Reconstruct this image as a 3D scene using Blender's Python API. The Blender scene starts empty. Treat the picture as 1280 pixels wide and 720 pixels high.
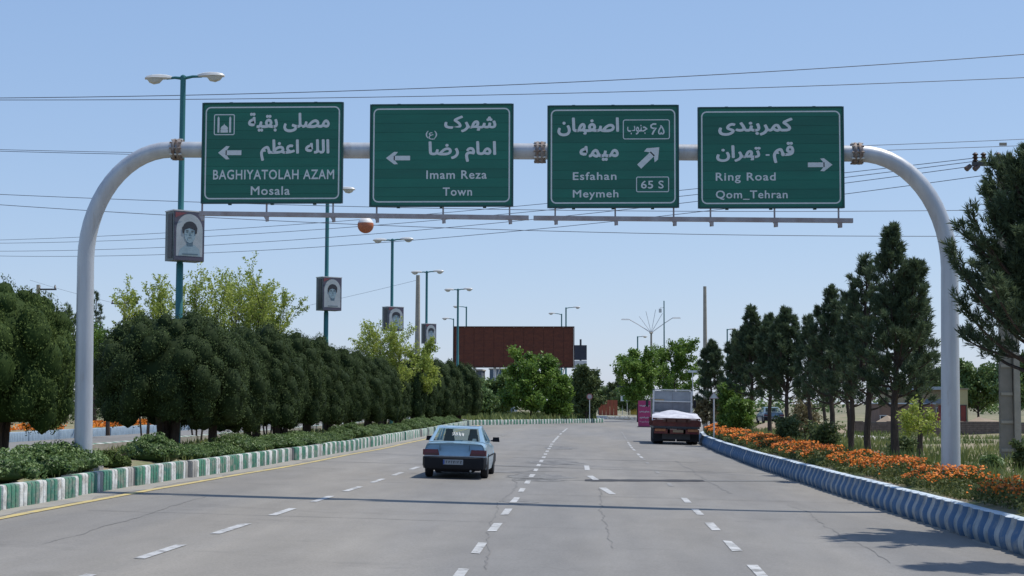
import bpy, math, random
import numpy as np
from mathutils import Vector, Matrix
from bisect import bisect_right
PI = math.pi
R = math.radians
sc = bpy.context.scene
col = sc.collection
rnd = random.Random(7)
nr = np.random.default_rng(11)

# ------------------------------------------------------------------ camera, sky, sun, exposure
EYE = 2.15
YAW, PITCH, ROLL = 2.862, 4.09, 0.2
cam_d = bpy.data.cameras.new('camera'); cam_d.sensor_width = 36; cam_d.lens = 56.25
cam_d.clip_start = 0.1; cam_d.clip_end = 9000
cam = bpy.data.objects.new('camera', cam_d); col.objects.link(cam)
cam.location = (0, 0, EYE)
CM = Matrix.Rotation(R(YAW), 3, 'Z') @ Matrix.Rotation(R(90 + PITCH), 3, 'X') @ Matrix.Rotation(R(ROLL), 3, 'Z')
cam.rotation_euler = CM.to_euler()
sc.camera = cam

SUN_EL, SUN_AZ = 64.0, 68.0          # degrees; azimuth clockwise from +Y (the road runs along +Y)
world = bpy.data.worlds.new('World'); sc.world = world; world.use_nodes = True
wn = world.node_tree.nodes; wl = world.node_tree.links
sky = wn.new('ShaderNodeTexSky'); sky.sky_type = 'NISHITA'; sky.sun_disc = False
sky.sun_elevation = R(SUN_EL); sky.sun_rotation = R(SUN_AZ)
sky.altitude = 900; sky.air_density = 1.0; sky.dust_density = 0.6; sky.ozone_density = 1.6
K_ = 0.13 * 2 ** 0.25                 # the camera's soft response to the bright horizon, the same over the whole sky dome
sp_ = wn.new('ShaderNodeSeparateColor'); cb_ = wn.new('ShaderNodeCombineColor'); wl.new(sky.outputs[0], sp_.inputs[0])
for i_, (A_, g_) in enumerate(((.61, .592), (.672, .498), (.835, .36))):
    m1 = wn.new('ShaderNodeMath'); m1.operation = 'MULTIPLY'; m1.inputs[1].default_value = K_; wl.new(sp_.outputs[i_], m1.inputs[0])
    m2 = wn.new('ShaderNodeMath'); m2.operation = 'POWER'; m2.inputs[1].default_value = g_; wl.new(m1.outputs[0], m2.inputs[0])
    m3 = wn.new('ShaderNodeMath'); m3.operation = 'MULTIPLY'; m3.inputs[1].default_value = A_ / K_; wl.new(m2.outputs[0], m3.inputs[0])
    wl.new(m3.outputs[0], cb_.inputs[i_])
wl.new(cb_.outputs[0], wn['Background'].inputs[0]); wn['Background'].inputs[1].default_value = 0.13
to_sun = Vector((math.sin(R(SUN_AZ)) * math.cos(R(SUN_EL)), math.cos(R(SUN_AZ)) * math.cos(R(SUN_EL)), math.sin(R(SUN_EL))))
sd = bpy.data.lights.new('sun', 'SUN'); sd.energy = 3.6; sd.angle = R(0.53); sd.color = (1.0, 0.955, 0.88)
so = bpy.data.objects.new('sun', sd); col.objects.link(so); so.rotation_euler = to_sun.to_track_quat('Z', 'Y').to_euler()
so.location = (20, 10, 40)
sc.view_settings.view_transform = 'Standard'; sc.view_settings.look = 'None'
sc.view_settings.exposure = 0.25; sc.view_settings.gamma = 1
sc.cycles.max_bounces = 6; sc.cycles.transparent_max_bounces = 8

# ------------------------------------------------------------------ survey of the place
def gz(x):                                    # the carriageway falls gently to the right
    return -0.022 * max(-16.0, min(12.0, x))
def P(px, py, Y):                             # place seen in direction (px,py) of the 1280x720 photograph, Y metres down the road
    d = CM @ Vector(((px - 640) / 2000.0, (360 - py) / 2000.0, -1.0))
    t = Y / d.y
    return Vector((d.x * t, Y, EYE + d.z * t))
def G(px, py, h=0.0):                         # the same, where the line of sight meets the road surface raised by h
    d = CM @ Vector(((px - 640) / 2000.0, (360 - py) / 2000.0, -1.0))
    x = 0.0
    for _ in range(30):
        t = (gz(x) + h - EYE) / d.z
        x = d.x * t
    return Vector((d.x * t, d.y * t, gz(x) + h))
def interp(tab):
    xs = [a for a, b in tab]; ys = [b for a, b in tab]
    def f(t):
        if t <= xs[0]: return ys[0]
        if t >= xs[-1]: return ys[-1]
        i = bisect_right(xs, t)
        k = (t - xs[i-1]) / (xs[i] - xs[i-1])
        return ys[i-1] + k * (ys[i] - ys[i-1])
    return f
xl = interp([(-60, -10.6), (28, -10.45), (35, -10.4), (47, -9.9), (70, -9.5), (95, -9.6), (120, -9.95), (137, -10.3), (200, -10.5)])
xr = interp([(-60, 6.9), (24, 6.65), (29, 6.55), (42, 6.22), (58, 5.9), (75, 5.9), (88, 6.1), (100, 6.7), (108, 8.0), (114, 10), (120, 12.5), (130, 15), (200, 16)])
vh = interp([(0, .3), (.25, .38), (.9, .46), (6, .40), (14, .30), (90, .25), (120, -.22)])     # verge height against distance from the barrier
def verge_z(x, y): return vh(x - xr(y))
mh = interp([(-17, .40), (-16, .50), (-12.6, .72), (-11.2, .62), (-10.3, .52)])
def median_z(x): return mh(x)

# ------------------------------------------------------------------ materials
MATS = {}
def new_mat(name):
    m = bpy.data.materials.new(name); m.use_nodes = True
    return m, m.node_tree.nodes, m.node_tree.links, m.node_tree.nodes['Principled BSDF']
def mat(name, c, rough=.7, metal=0, noise=0.0, scale=4.0, c2=None, bump=0.0, bscale=None, spec=.5, coat=0, stretch=None, detail=6, world_co=False, c3=None, c3_scale=1.0, c3_lo=.55, c3_hi=.7):
    if name in MATS: return MATS[name]
    m, n, l, b = new_mat(name)
    b.inputs['Roughness'].default_value = rough; b.inputs['Metallic'].default_value = metal
    b.inputs['Specular IOR Level'].default_value = spec; b.inputs['Coat Weight'].default_value = coat
    c = tuple(c) + (1,); b.inputs['Base Color'].default_value = c
    if world_co:
        g = n.new('ShaderNodeNewGeometry'); src = g.outputs['Position']
    else:
        t = n.new('ShaderNodeTexCoord'); src = t.outputs['Object']
    if stretch:
        mp = n.new('ShaderNodeMapping'); mp.inputs['Scale'].default_value = stretch
        l.new(src, mp.inputs[0]); src = mp.outputs[0]
    out = None
    if c2 is not None or noise:
        tx = n.new('ShaderNodeTexNoise'); tx.inputs['Scale'].default_value = scale; tx.inputs['Detail'].default_value = detail
        tx.inputs['Roughness'].default_value = .6
        l.new(src, tx.inputs['Vector'])
        rp = n.new('ShaderNodeValToRGB'); rp.color_ramp.elements[0].position = .35; rp.color_ramp.elements[1].position = .65
        if c2 is None: c2 = tuple(v * (1 - noise) for v in c[:3])
        rp.color_ramp.elements[0].color = tuple(c2) + (1,); rp.color_ramp.elements[1].color = c
        l.new(tx.outputs['Fac'], rp.inputs[0]); out = rp.outputs[0]
        if c3 is not None:
            t3 = n.new('ShaderNodeTexNoise'); t3.inputs['Scale'].default_value = c3_scale; t3.inputs['Detail'].default_value = 8; t3.inputs['Roughness'].default_value = .7
            l.new(src, t3.inputs['Vector'])
            mr = n.new('ShaderNodeMapRange'); mr.inputs[1].default_value = c3_lo; mr.inputs[2].default_value = c3_hi
            l.new(t3.outputs['Fac'], mr.inputs[0])
            mx = n.new('ShaderNodeMix'); mx.data_type = 'RGBA'
            l.new(mr.outputs[0], mx.inputs[0]); l.new(out, mx.inputs[6]); mx.inputs[7].default_value = tuple(c3) + (1,); out = mx.outputs[2]
        l.new(out, b.inputs['Base Color'])
    if bump:
        tb = n.new('ShaderNodeTexNoise'); tb.inputs['Scale'].default_value = bscale or scale * 6; tb.inputs['Detail'].default_value = 4
        l.new(src, tb.inputs['Vector'])
        bp = n.new('ShaderNodeBump'); bp.inputs['Strength'].default_value = bump; bp.inputs['Distance'].default_value = .02
        l.new(tb.outputs['Fac'], bp.inputs['Height']); l.new(bp.outputs[0], b.inputs['Normal'])
    MATS[name] = m
    return m
def leaf_mat(name, lo, hi, rough=.6, trans=.25, spec=.3):
    m, n, l, b = new_mat(name)
    at = n.new('ShaderNodeAttribute'); at.attribute_name = 'tone'
    rp = n.new('ShaderNodeValToRGB'); rp.color_ramp.elements[0].color = tuple(lo) + (1,); rp.color_ramp.elements[1].color = tuple(hi) + (1,)
    l.new(at.outputs['Fac'], rp.inputs[0]); l.new(rp.outputs[0], b.inputs['Base Color'])
    b.inputs['Roughness'].default_value = rough; b.inputs['Specular IOR Level'].default_value = spec
    if trans:
        tr = n.new('ShaderNodeBsdfTranslucent'); l.new(rp.outputs[0], tr.inputs[0])
        mx = n.new('ShaderNodeMixShader'); mx.inputs[0].default_value = trans
        l.new(b.outputs[0], mx.inputs[1]); l.new(tr.outputs[0], mx.inputs[2])
        l.new(mx.outputs[0], n['Material Output'].inputs[0])
    return m

M = {}
def asphalt():
    m, n, l, b = new_mat('asphalt')
    g = n.new('ShaderNodeNewGeometry')
    def noise(scale, stretch=(1, 1, 1), detail=6, rough=.6):
        mp = n.new('ShaderNodeMapping'); mp.inputs['Scale'].default_value = stretch; l.new(g.outputs['Position'], mp.inputs[0])
        t = n.new('ShaderNodeTexNoise'); t.inputs['Scale'].default_value = scale; t.inputs['Detail'].default_value = detail; t.inputs['Roughness'].default_value = rough
        l.new(mp.outputs[0], t.inputs['Vector']); return t.outputs['Fac']
    def rng(f, a, b_, c, d):
        r = n.new('ShaderNodeMapRange'); r.inputs[1].default_value = a; r.inputs[2].default_value = b_; r.inputs[3].default_value = c; r.inputs[4].default_value = d
        l.new(f, r.inputs[0]); return r.outputs[0]
    def mul(a, c):
        k = n.new('ShaderNodeMath'); k.operation = 'MULTIPLY'; l.new(a, k.inputs[0]); l.new(c, k.inputs[1]); return k.outputs[0]
    v = rng(noise(.30, (1, .10, 1)), .3, .7, .82, 1.14)            # wheel tracks and long wear
    v = mul(v, rng(noise(1.2, (1, .30, 1), 8), .3, .7, .90, 1.08))
    v = mul(v, rng(noise(.45, (.5, 1, 1), 7, .75), .57, .70, 1.0, .80))  # oil and repair stains
    v = mul(v, rng(noise(28, (1, 1, 1), 4, .7), .3, .7, .84, 1.16))
    mx = n.new('ShaderNodeVectorMath'); mx.operation = 'SCALE'; mx.inputs[0].default_value = (.200, .193, .183)
    dm = n.new('ShaderNodeMix'); dm.data_type = 'RGBA'      # dusty, sandier strips along the run of the road
    l.new(rng(noise(.16, (1, .12, 1), 5), .42, .62, 0, .7), dm.inputs[0]); dm.inputs[6].default_value = (.200, .193, .182, 1); dm.inputs[7].default_value = (.238, .217, .184, 1)
    l.new(dm.outputs[2], mx.inputs[0]); l.new(v, mx.inputs[3]); l.new(mx.outputs[0], b.inputs['Base Color'])
    b.inputs['Roughness'].default_value = .85; b.inputs['Specular IOR Level'].default_value = .35
    bp = n.new('ShaderNodeBump'); bp.inputs['Strength'].default_value = .35; bp.inputs['Distance'].default_value = .006
    l.new(noise(60, (1, 1, 1), 3), bp.inputs['Height']); l.new(bp.outputs[0], b.inputs['Normal'])
    return m
M['asphalt'] = asphalt()
M['soil'] = mat('soil', (.30, .24, .16), .95, c2=(.17, .15, .08), scale=.8, bump=.6, world_co=True, c3=(.11, .14, .045), c3_scale=.35, c3_lo=.48, c3_hi=.6)
M['ground'] = mat('ground', (.27, .22, .15), .95, c2=(.16, .15, .09), scale=.15, world_co=True, c3=(.09, .11, .04), c3_scale=.09, c3_lo=.45, c3_hi=.6)
M['dust'] = mat('dust', (.29, .27, .23), .95, c2=(.235, .225, .205), scale=1.5, bump=.3, world_co=True)
M['white_line'] = mat('white_line', (.50, .50, .49), .7, c2=(.36, .36, .35), scale=3, world_co=True, c3=(.21, .205, .195), c3_scale=4, c3_lo=.50, c3_hi=.62)
M['yellow_line'] = mat('yellow_line', (.54, .42, .15), .7, c2=(.42, .34, .16), scale=2, world_co=True, c3=(.26, .24, .19), c3_scale=3, c3_lo=.52, c3_hi=.66)
M['faint_line'] = mat('faint_line', (.30, .295, .28), .8, c2=(.2, .195, .185), scale=3, world_co=True, c3=(.19, .185, .176), c3_scale=2, c3_lo=.45, c3_hi=.55)
M['tar'] = mat('tar', (.022, .022, .026), .9, c2=(.045, .045, .048), scale=4, world_co=True)  # dark colour of the shadow painted on the road
M['faded_tar_and_shadow'] = mat('faded_tar_and_shadow', (.13, .127, .12), .85, c2=(.16, .157, .15), scale=4, world_co=True)  # faded seams, and the paler right end of the painted shadow
M['k_green'] = mat('kerb_green', (.06, .215, .125), .8, c2=(.04, .15, .12), scale=3, world_co=True, c3=(.25, .25, .21), c3_scale=3.2, c3_lo=.46, c3_hi=.66, bump=.5)
M['k_white'] = mat('kerb_white', (.68, .69, .66), .75, c2=(.55, .56, .54), scale=3, world_co=True, c3=(.28, .26, .22), c3_scale=3.4, c3_lo=.46, c3_hi=.64, bump=.5)
M['k_conc'] = mat('kerb_concrete', (.36, .35, .32), .85, c2=(.28, .27, .25), scale=4, world_co=True, bump=.4)
M['b_blue'] = mat('barrier_blue', (.055, .125, .23), .8, c2=(.085, .15, .235), scale=2, world_co=True, c3=(.24, .26, .27), c3_scale=2.4, c3_lo=.52, c3_hi=.68, bump=.5)
M['b_pale'] = mat('barrier_pale', (.42, .43, .42), .85, c2=(.26, .29, .31), scale=2, world_co=True, c3=(.24, .25, .25), c3_scale=2.6, c3_lo=.5, c3_hi=.66, bump=.5)
M['b_top'] = mat('barrier_top', (.58, .64, .68), .8, c2=(.42, .50, .56), scale=2.5, world_co=True, bump=.3)
M['gantry'] = mat('gantry_paint', (.52, .54, .56), .42, metal=.25, c2=(.42, .44, .47), scale=1.2, stretch=(3, 3, .5), c3=(.34, .31, .28), c3_scale=1.8, c3_lo=.56, c3_hi=.78)
M['flange'] = mat('flange_steel', (.30, .27, .25), .6, metal=.4, c2=(.17, .11, .08), scale=9)
M['bar'] = mat('bar_steel', (.40, .38, .39), .6, metal=.3, c2=(.30, .25, .24), scale=3)
M['sign_green'] = mat('sign_green', (.005, .138, .092), .5, c2=(.004, .115, .078), scale=.8, stretch=(1, 1, 5))
_n = M['sign_green'].node_tree.nodes; _l = M['sign_green'].node_tree.links; _b = _n['Principled BSDF']; _src = _b.inputs['Base Color'].links[0].from_socket
_oi = _n.new('ShaderNodeObjectInfo'); _mr = _n.new('ShaderNodeMapRange'); _mr.inputs[3].default_value = .86; _mr.inputs[4].default_value = 1.16; _l.new(_oi.outputs['Random'], _mr.inputs[0])
_vm = _n.new('ShaderNodeVectorMath'); _vm.operation = 'SCALE'; _l.new(_src, _vm.inputs[0]); _l.new(_mr.outputs[0], _vm.inputs[3]); _l.new(_vm.outputs[0], _b.inputs['Base Color'])
M['sign_edge'] = mat('sign_edge', (.01, .07, .065), .5, noise=.2, scale=3)
M['sign_white'] = mat('sign_white', (.62, .66, .66), .5, noise=.1, scale=8)
M['teal'] = mat('pole_teal', (.02, .125, .13), .45, c2=(.03, .16, .16), scale=2, stretch=(4, 4, .4), metal=.1)
M['lamp_shell'] = mat('lamp_shell', (.62, .62, .60), .4, noise=.1, scale=6)
M['lamp_glass'] = mat('lamp_glass', (.55, .54, .48), .2, noise=.1, scale=6)
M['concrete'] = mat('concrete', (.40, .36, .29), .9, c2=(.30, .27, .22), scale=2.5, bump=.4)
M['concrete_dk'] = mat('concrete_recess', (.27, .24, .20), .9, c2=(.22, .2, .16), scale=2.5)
M['wire'] = mat('wire', (.07, .08, .11), .6, noise=.2)
M['insul'] = mat('insulator', (.07, .04, .03), .3, noise=.2)
M['bark'] = mat('bark', (.085, .06, .045), .95, c2=(.045, .033, .026), scale=6, stretch=(3, 3, .7), bump=.8)
M['bark_pale'] = mat('bark_pale', (.20, .16, .12), .95, c2=(.12, .09, .07), scale=6, stretch=(3, 3, .7), bump=.6)
M['cypress'] = leaf_mat('cypress_leaf', (.024, .040, .014), (.088, .126, .043), .8, .1, .12)
M['cypress_l'] = leaf_mat('cypress_leaf_lighter', (.034, .060, .015), (.115, .160, .042), .8, .15, .12)
M['pine'] = leaf_mat('pine_needle', (.038, .062, .034), (.150, .205, .105), .65, .3)
M['shrub'] = leaf_mat('shrub_leaf', (.055, .105, .030), (.20, .285, .095), .5, .25)
M['fresh'] = leaf_mat('fresh_leaf', (.06, .125, .02), (.20, .31, .055), .5, .35)
M['lime'] = leaf_mat('lime_leaf', (.20, .27, .045), (.44, .50, .11), .5, .4)
M['olive'] = leaf_mat('olive_leaf', (.05, .08, .03), (.15, .19, .07), .6, .3)
M['dry'] = leaf_mat('dry_stalk', (.10, .085, .04), (.28, .23, .12), .8, .2)
M['grass'] = leaf_mat('grass_blade', (.08, .12, .03), (.30, .32, .12), .7, .3)
M['petal'] = leaf_mat('orange_petal', (.46, .09, .010), (.92, .32, .035), .6, .25)
M['fl_leaf'] = leaf_mat('flower_leaf', (.045, .075, .02), (.19, .20, .06), .6, .25)
M['rust'] = mat('billboard_face', (.16, .045, .022), .8, c2=(.11, .032, .018), scale=1.2, stretch=(1, 1, 3))
M['dark_metal'] = mat('dark_metal', (.05, .05, .055), .5, noise=.2)
M['white_metal'] = mat('white_metal', (.62, .62, .62), .5, noise=.15)
M['magenta'] = mat('magenta_board', (.40, .035, .13), .55, c2=(.33, .03, .11), scale=2)
M['brick'] = mat('brick', (.22, .17, .14), .9, c2=(.15, .115, .095), scale=5)
M['mortar'] = mat('mortar', (.17, .15, .13), .95, noise=.2)
M['tan_wall'] = mat('tan_wall', (.36, .29, .19), .9, c2=(.28, .23, .16), scale=1)
M['yellow_wall'] = mat('yellow_wall', (.55, .47, .24), .85, c2=(.45, .38, .2), scale=1)
M['roof_pale'] = mat('pale_roof', (.5, .56, .62), .5, noise=.2, scale=1)
M['red_paint'] = mat('red_paint', (.28, .05, .03), .6, c2=(.2, .04, .03), scale=2)
M['win_dark'] = mat('dark_glass', (.02, .025, .03), .12, noise=.2)
M['ball_o'] = mat('ball_orange', (.50, .15, .06), .6, c2=(.38, .12, .06), scale=4)
M['ball_w'] = mat('ball_white', (.72, .70, .68), .5, noise=.1)

# ------------------------------------------------------------------ helpers
def setp(o, label=None, cat=None, group=None, kind=None):
    if label: o['label'] = label
    if cat: o['category'] = cat
    if group: o['group'] = group
    if kind: o['kind'] = kind
    return o
def empty(name, label, cat, loc=(0, 0, 0), rz=0, group=None):
    o = bpy.data.objects.new(name, None); col.objects.link(o); o.location = loc; o.rotation_euler = (0, 0, rz)
    o.empty_display_size = .3
    return setp(o, label, cat, group)
def link(name, me, parent=None, loc=(0, 0, 0), rot=(0, 0, 0), scale=(1, 1, 1)):
    o = bpy.data.objects.new(name, me); col.objects.link(o)
    if parent is not None: o.parent = parent
    o.location = loc; o.rotation_euler = rot; o.scale = scale
    return o
KIDS = {}
def copy_tree(o, loc=None, rz=None, scale=None, label=None, parent=None):
    c = o.copy(); col.objects.link(c)
    if parent is not None: c.parent = parent
    if loc is not None: c.location = loc
    if rz is not None: c.rotation_euler = (0, 0, rz)
    if scale is not None: c.scale = scale
    if label: c['label'] = label
    for ch in list(o.children): copy_tree(ch, parent=c)
    return c
class MB:
    def __init__(s): s.v = []; s.f = []; s.m = []; s.cur = 0
    def add(s, vs, fs):
        b = len(s.v); s.v += [tuple(v) for v in vs]
        for f in fs: s.f.append(tuple(b + i for i in f)); s.m.append(s.cur)
        return s
    def box(s, c, d, rz=0, top=None, ry=0):
        hx, hy, hz = d[0]/2, d[1]/2, d[2]/2; k = top if top is not None else 1
        if not isinstance(k, tuple): k = (k, k)
        vs = []
        mt = Matrix.Rotation(rz, 3, 'Z') @ Matrix.Rotation(ry, 3, 'Y')
        for z, q in ((-hz, (1, 1)), (hz, k)):
            for x, y in ((-hx, -hy), (hx, -hy), (hx, hy), (-hx, hy)):
                p = mt @ Vector((x*q[0], y*q[1], z)); vs.append((c[0]+p.x, c[1]+p.y, c[2]+p.z))
        return s.add(vs, [(0, 3, 2, 1), (4, 5, 6, 7), (0, 1, 5, 4), (1, 2, 6, 5), (2, 3, 7, 6), (3, 0, 4, 7)])
    def tube(s, pts, rad, n=8, caps=True):
        pts = [Vector(p) for p in pts]
        if not isinstance(rad, (list, tuple)): rad = [rad] * len(pts)
        vs = []; up = None
        for i, p in enumerate(pts):
            a = pts[max(0, i-1)]; b = pts[min(len(pts)-1, i+1)]
            d = (b - a).normalized()
            if up is None: up = Vector((0, 0, 1)) if abs(d.z) < .9 else Vector((1, 0, 0))
            u = d.cross(up)
            if u.length < 1e-4: u = d.cross(Vector((0, 1, .1)))
            u.normalize(); w = u.cross(d).normalized(); up = w
            for k in range(n):
                t = 2*PI*k/n
                vs.append(p + (u*math.cos(t) + w*math.sin(t)) * rad[i])
        fs = []
        for i in range(len(pts)-1):
            for k in range(n):
                a = i*n+k; b = i*n+(k+1) % n; fs.append((a, b, b+n, a+n))
        if caps: fs.append(tuple(reversed(range(n)))); fs.append(tuple((len(pts)-1)*n+k for k in range(n)))
        return s.add(vs, fs)
    def lathe(s, prof, n=12, c=(0, 0, 0), axis='Z'):
        vs = []
        for r, z in prof:
            for k in range(n):
                t = 2*PI*k/n; a, b = r*math.cos(t), r*math.sin(t)
                p = (a, b, z) if axis == 'Z' else ((z, a, b) if axis == 'X' else (b, z, a))
                vs.append((c[0]+p[0], c[1]+p[1], c[2]+p[2]))
        fs = []
        for i in range(len(prof)-1):
            for k in range(n):
                a = i*n+k; b = i*n+(k+1) % n; fs.append((a, b, b+n, a+n))
        fs.append(tuple(reversed(range(n)))); fs.append(tuple((len(prof)-1)*n+k for k in range(n)))
        return s.add(vs, fs)
    def prism(s, poly, y0, y1):               # (x,z) outline pushed from y0 to y1
        n = len(poly)
        vs = [(x, y0, z) for x, z in poly] + [(x, y1, z) for x, z in poly]
        fs = [tuple(range(n)), tuple(reversed(range(n, 2*n)))] + [(i, i+n, (i+1) % n+n, (i+1) % n) for i in range(n)]
        return s.add(vs, fs)
    def mesh(s, name, mats, smooth=False):
        me = bpy.data.meshes.new(name); me.from_pydata(s.v, [], s.f)
        if not isinstance(mats, (list, tuple)): mats = [mats]
        for m in mats: me.materials.append(m)
        if len(mats) > 1: me.polygons.foreach_set('material_index', s.m)
        if smooth:
            me.polygons.foreach_set('use_smooth', [True]*len(s.f))
            try: me.set_sharp_from_angle(angle=R(38))
            except Exception: pass
        me.update(); return me
    def obj(s, name, mats, parent=None, smooth=False, **k):
        return link(name, s.mesh(name, mats, smooth), parent, **k)

def quads_mesh(name, C, U, W, tone, m, extra=None, ext_tone=.0):
    """many small leaf faces: centres C, half axes U and W; pointed quads. extra = MB with solid parts of the same material"""
    n = len(C)
    V = np.empty((n, 4, 3), np.float32)
    V[:, 0] = C - U; V[:, 1] = C + W; V[:, 2] = C + U; V[:, 3] = C - W
    V = V.reshape(-1, 3); T = np.repeat(tone, 4)
    F = np.arange(n*4, dtype=np.int32); sizes = np.full(n, 4, np.int32)
    if extra is not None:
        ev = np.array(extra.v, np.float32); off = len(V)
        ef = np.array([i + off for f in extra.f for i in f], np.int32); es = np.array([len(f) for f in extra.f], np.int32)
        V = np.vstack([V, ev]); T = np.concatenate([T, np.full(len(ev), ext_tone)]); F = np.concatenate([F, ef]); sizes = np.concatenate([sizes, es])
    me = bpy.data.meshes.new(name)
    me.vertices.add(len(V)); me.vertices.foreach_set('co', V.ravel())
    me.loops.add(len(F)); me.loops.foreach_set('vertex_index', F)
    me.polygons.add(len(sizes)); me.polygons.foreach_set('loop_start', np.concatenate([[0], np.cumsum(sizes)[:-1]]).astype(np.int32))
    me.polygons.foreach_set('loop_total', sizes)
    a = me.attributes.new('tone', 'FLOAT', 'POINT'); a.data.foreach_set('value', T.astype(np.float32))
    me.materials.append(m); me.update(calc_edges=True); me.validate()
    return me
def unit(a): return a / np.maximum(np.linalg.norm(a, axis=1, keepdims=True), 1e-6)
def rand_dirs(n): return unit(nr.normal(size=(n, 3)))
def leaf_axes(n, size, aspect, lean=None, k=0.0):
    d = rand_dirs(n)
    if lean is not None: d = unit(d * (1-k) + lean * k)
    e = unit(np.cross(d, rand_dirs(n)))
    s = size * nr.uniform(.6, 1.3, (n, 1))
    return d * s, e * s * aspect

# ------------------------------------------------------------------ ground, roads, markings
def sheet(name, rows, m, z=None):
    """rows of points, all the same length -> one sheet"""
    b = MB(); w = len(rows[0])
    b.v = [tuple(p) for r in rows for p in r]
    for i in range(len(rows)-1):
        for k in range(w-1):
            a = i*w+k; b.f.append((a, a+1, a+1+w, a+w)); b.m.append(0)
    return setp(b.obj(name, m, smooth=True), kind='structure')
XC = [-4000, -400, -60, -26, -16, -10, 0, 6, 12, 60, 400, 4000]
sheet('ground', [[(x, y, gz(x) - .06) for x in XC] for y in (-200, 0, 60, 120, 200, 400, 1200, 6000)], M['ground'])
ys = list(range(-60, 140, 4))
def edge_l(y): return xl(y) - .1
rows = [[(x_, y, gz(x_)) for x_ in [edge_l(y) + (xr(y)+.15 - edge_l(y))*k/8 for k in range(9)]] for y in ys if y <= 136]
sheet('road', rows, M['asphalt'])
rows = [[(x_, y, gz(x_)) for x_ in (-40, -30, -20, -16, -10, -5, 0, 5, 10, 12, 20, 40, 70)] for y in (136, 150, 180, 215, 260)]
sheet('junction_asphalt', rows, M['asphalt'])
sheet('opposite_road', [[(x_, y, gz(x_) + .002) for x_ in (-25.2, -20, -16.2)] for y in (-20, 40, 90, 136)], M['asphalt'])
sheet('median', [[(xl(y)-.12, y, gz(-10.4)+.16), (xl(y)-.3, y, gz(-10.4)+.24), (-11.2, y, median_z(-11.2)), (-12.6, y, median_z(-12.6) + .05*math.sin(y)), (-14.5, y, .6), (-16.0, y, .46), (-16.25, y, .3)] for y in range(-20, 141, 4)], M['soil'])
sheet('verge', [[(xr(y) + o, y, vh(o) + (.06*math.sin(y*.7+o) if 3 < o < 100 else 0) + (rnd.uniform(0, .25) if 8 < o < 60 else 0)) for o in (.2, .5, .9, 2, 4, 6, 9, 12, 16, 22, 30, 45, 60, 90, 120)] for y in list(range(-20, 134, 3)) + [150, 170, 200, 260]], M['soil'])
sheet('far_verge', [[(x_, y, z) for x_, z in ((-25.2, .4), (-25.6, .7), (-30, .8), (-45, .6), (-80, .25))] for y in range(-20, 141, 20)], M['soil'])
sheet('dusty_gutter', [[(xl(y) - .1, y, gz(xl(y)) + .006), (xl(y) + .55 + .10*math.sin(y*1.3) + .07*math.sin(y*3.1), y, gz(xl(y) + .55) + .005)] for y in range(10, 137, 1)], M['dust'])
sheet('dusty_gutter', [[(xr(y) - .16 - .1*math.sin(y*1.7) - .06*math.sin(y*4), y, gz(xr(y)) + .004), (xr(y) + .05, y, gz(xr(y)) + .006)] for y in range(10, 110, 1)], M['dust'])
def stripe(b, x0, y0, x1, y1, w):
    d = Vector((x1-x0, y1-y0, 0)).normalized(); q = Vector((d.y, -d.x, 0)) * w/2
    vs = [(x + s*q.x, y + s*q.y, gz(x + s*q.x) + .008) for x, y, s in ((x0, y0, -1), (x0, y0, 1), (x1, y1, 1), (x1, y1, -1))]
    j = [rnd.uniform(-.02, .02) for _ in range(4)]
    vs = [(v[0] + j[i]*.6, v[1] + j[i]*4, v[2]) for i, v in enumerate(vs)]
    b.add(vs, [(0, 1, 2, 3)])
l2 = interp([(10, -1.6), (36, -1.66), (50, -1.75), (84, -2.05), (105, -2.1), (135, -2.0)])
l1 = interp([(10, 2.2), (40, 2.12), (65, 2.0), (80, 1.95), (120, 2.25)])
l3 = interp([(10, -5.95), (21, -5.8), (40, -5.52), (60, -5.35), (90, -5.4), (120, -5.6)])
lane = bpy.data.objects.new('lane_marking', None); col.objects.link(lane); lane['kind'] = 'structure'
def dashes(f, y0, y1, cyc, ln, w, m, skip=0.0):
    y = y0
    while y < y1:
        if rnd.random() >= skip:
            b = MB(); stripe(b, f(y), y, f(y+ln), y+ln, w)
            b.obj('dash', m, lane)
        y += cyc
dashes(l1, 12.6, 38, 3.85, 1.75, .15, M['white_line'])
dashes(l1, 38.8, 62, 3.85, 1.6, .12, M['faint_line'], .3)
dashes(l1, 64, 92, 3.4, 2.3, .11, M['white_line'], .1)
dashes(l1, 92, 118, 4.2, 3.4, .10, M['faint_line'], .1)
dashes(l2, 11.0, 84, 3.85, 1.75, .14, M['white_line'])
dashes(l2, 85, 130, 4.2, 3.7, .13, M['white_line'], .1)
dashes(l3, 12.6, 60, 3.95, 2.0, .15, M['white_line'])
dashes(l3, 64, 110, 4.2, 2.2, .13, M['faint_line'], .2)
b = MB()
for a in ((733.4, 582, 734, 588), (737, 595, 745, 600), (753, 610, 766, 618)):
    p, q = G(a[0], a[1]), G(a[2], a[3]); stripe(b, q.x, q.y, p.x, p.y, .17)
b.obj('worn_dash', M['white_line'], lane)
yl = [[(xl(y) + .72 - .05 + .03*math.sin(y*.4), y, gz(xl(y)) + .009 - .014), (xl(y) + .72 + .13 + .03*math.sin(y*.4), y, gz(xl(y)) - .008)] for y in range(8, 137, 1)]
yl = [[(a[0], a[1], gz(a[0]) + .010), (c[0], c[1], gz(c[0]) + .010)] for a, c in yl]
sheet('yellow_edge_line', yl, M['yellow_line'])
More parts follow.
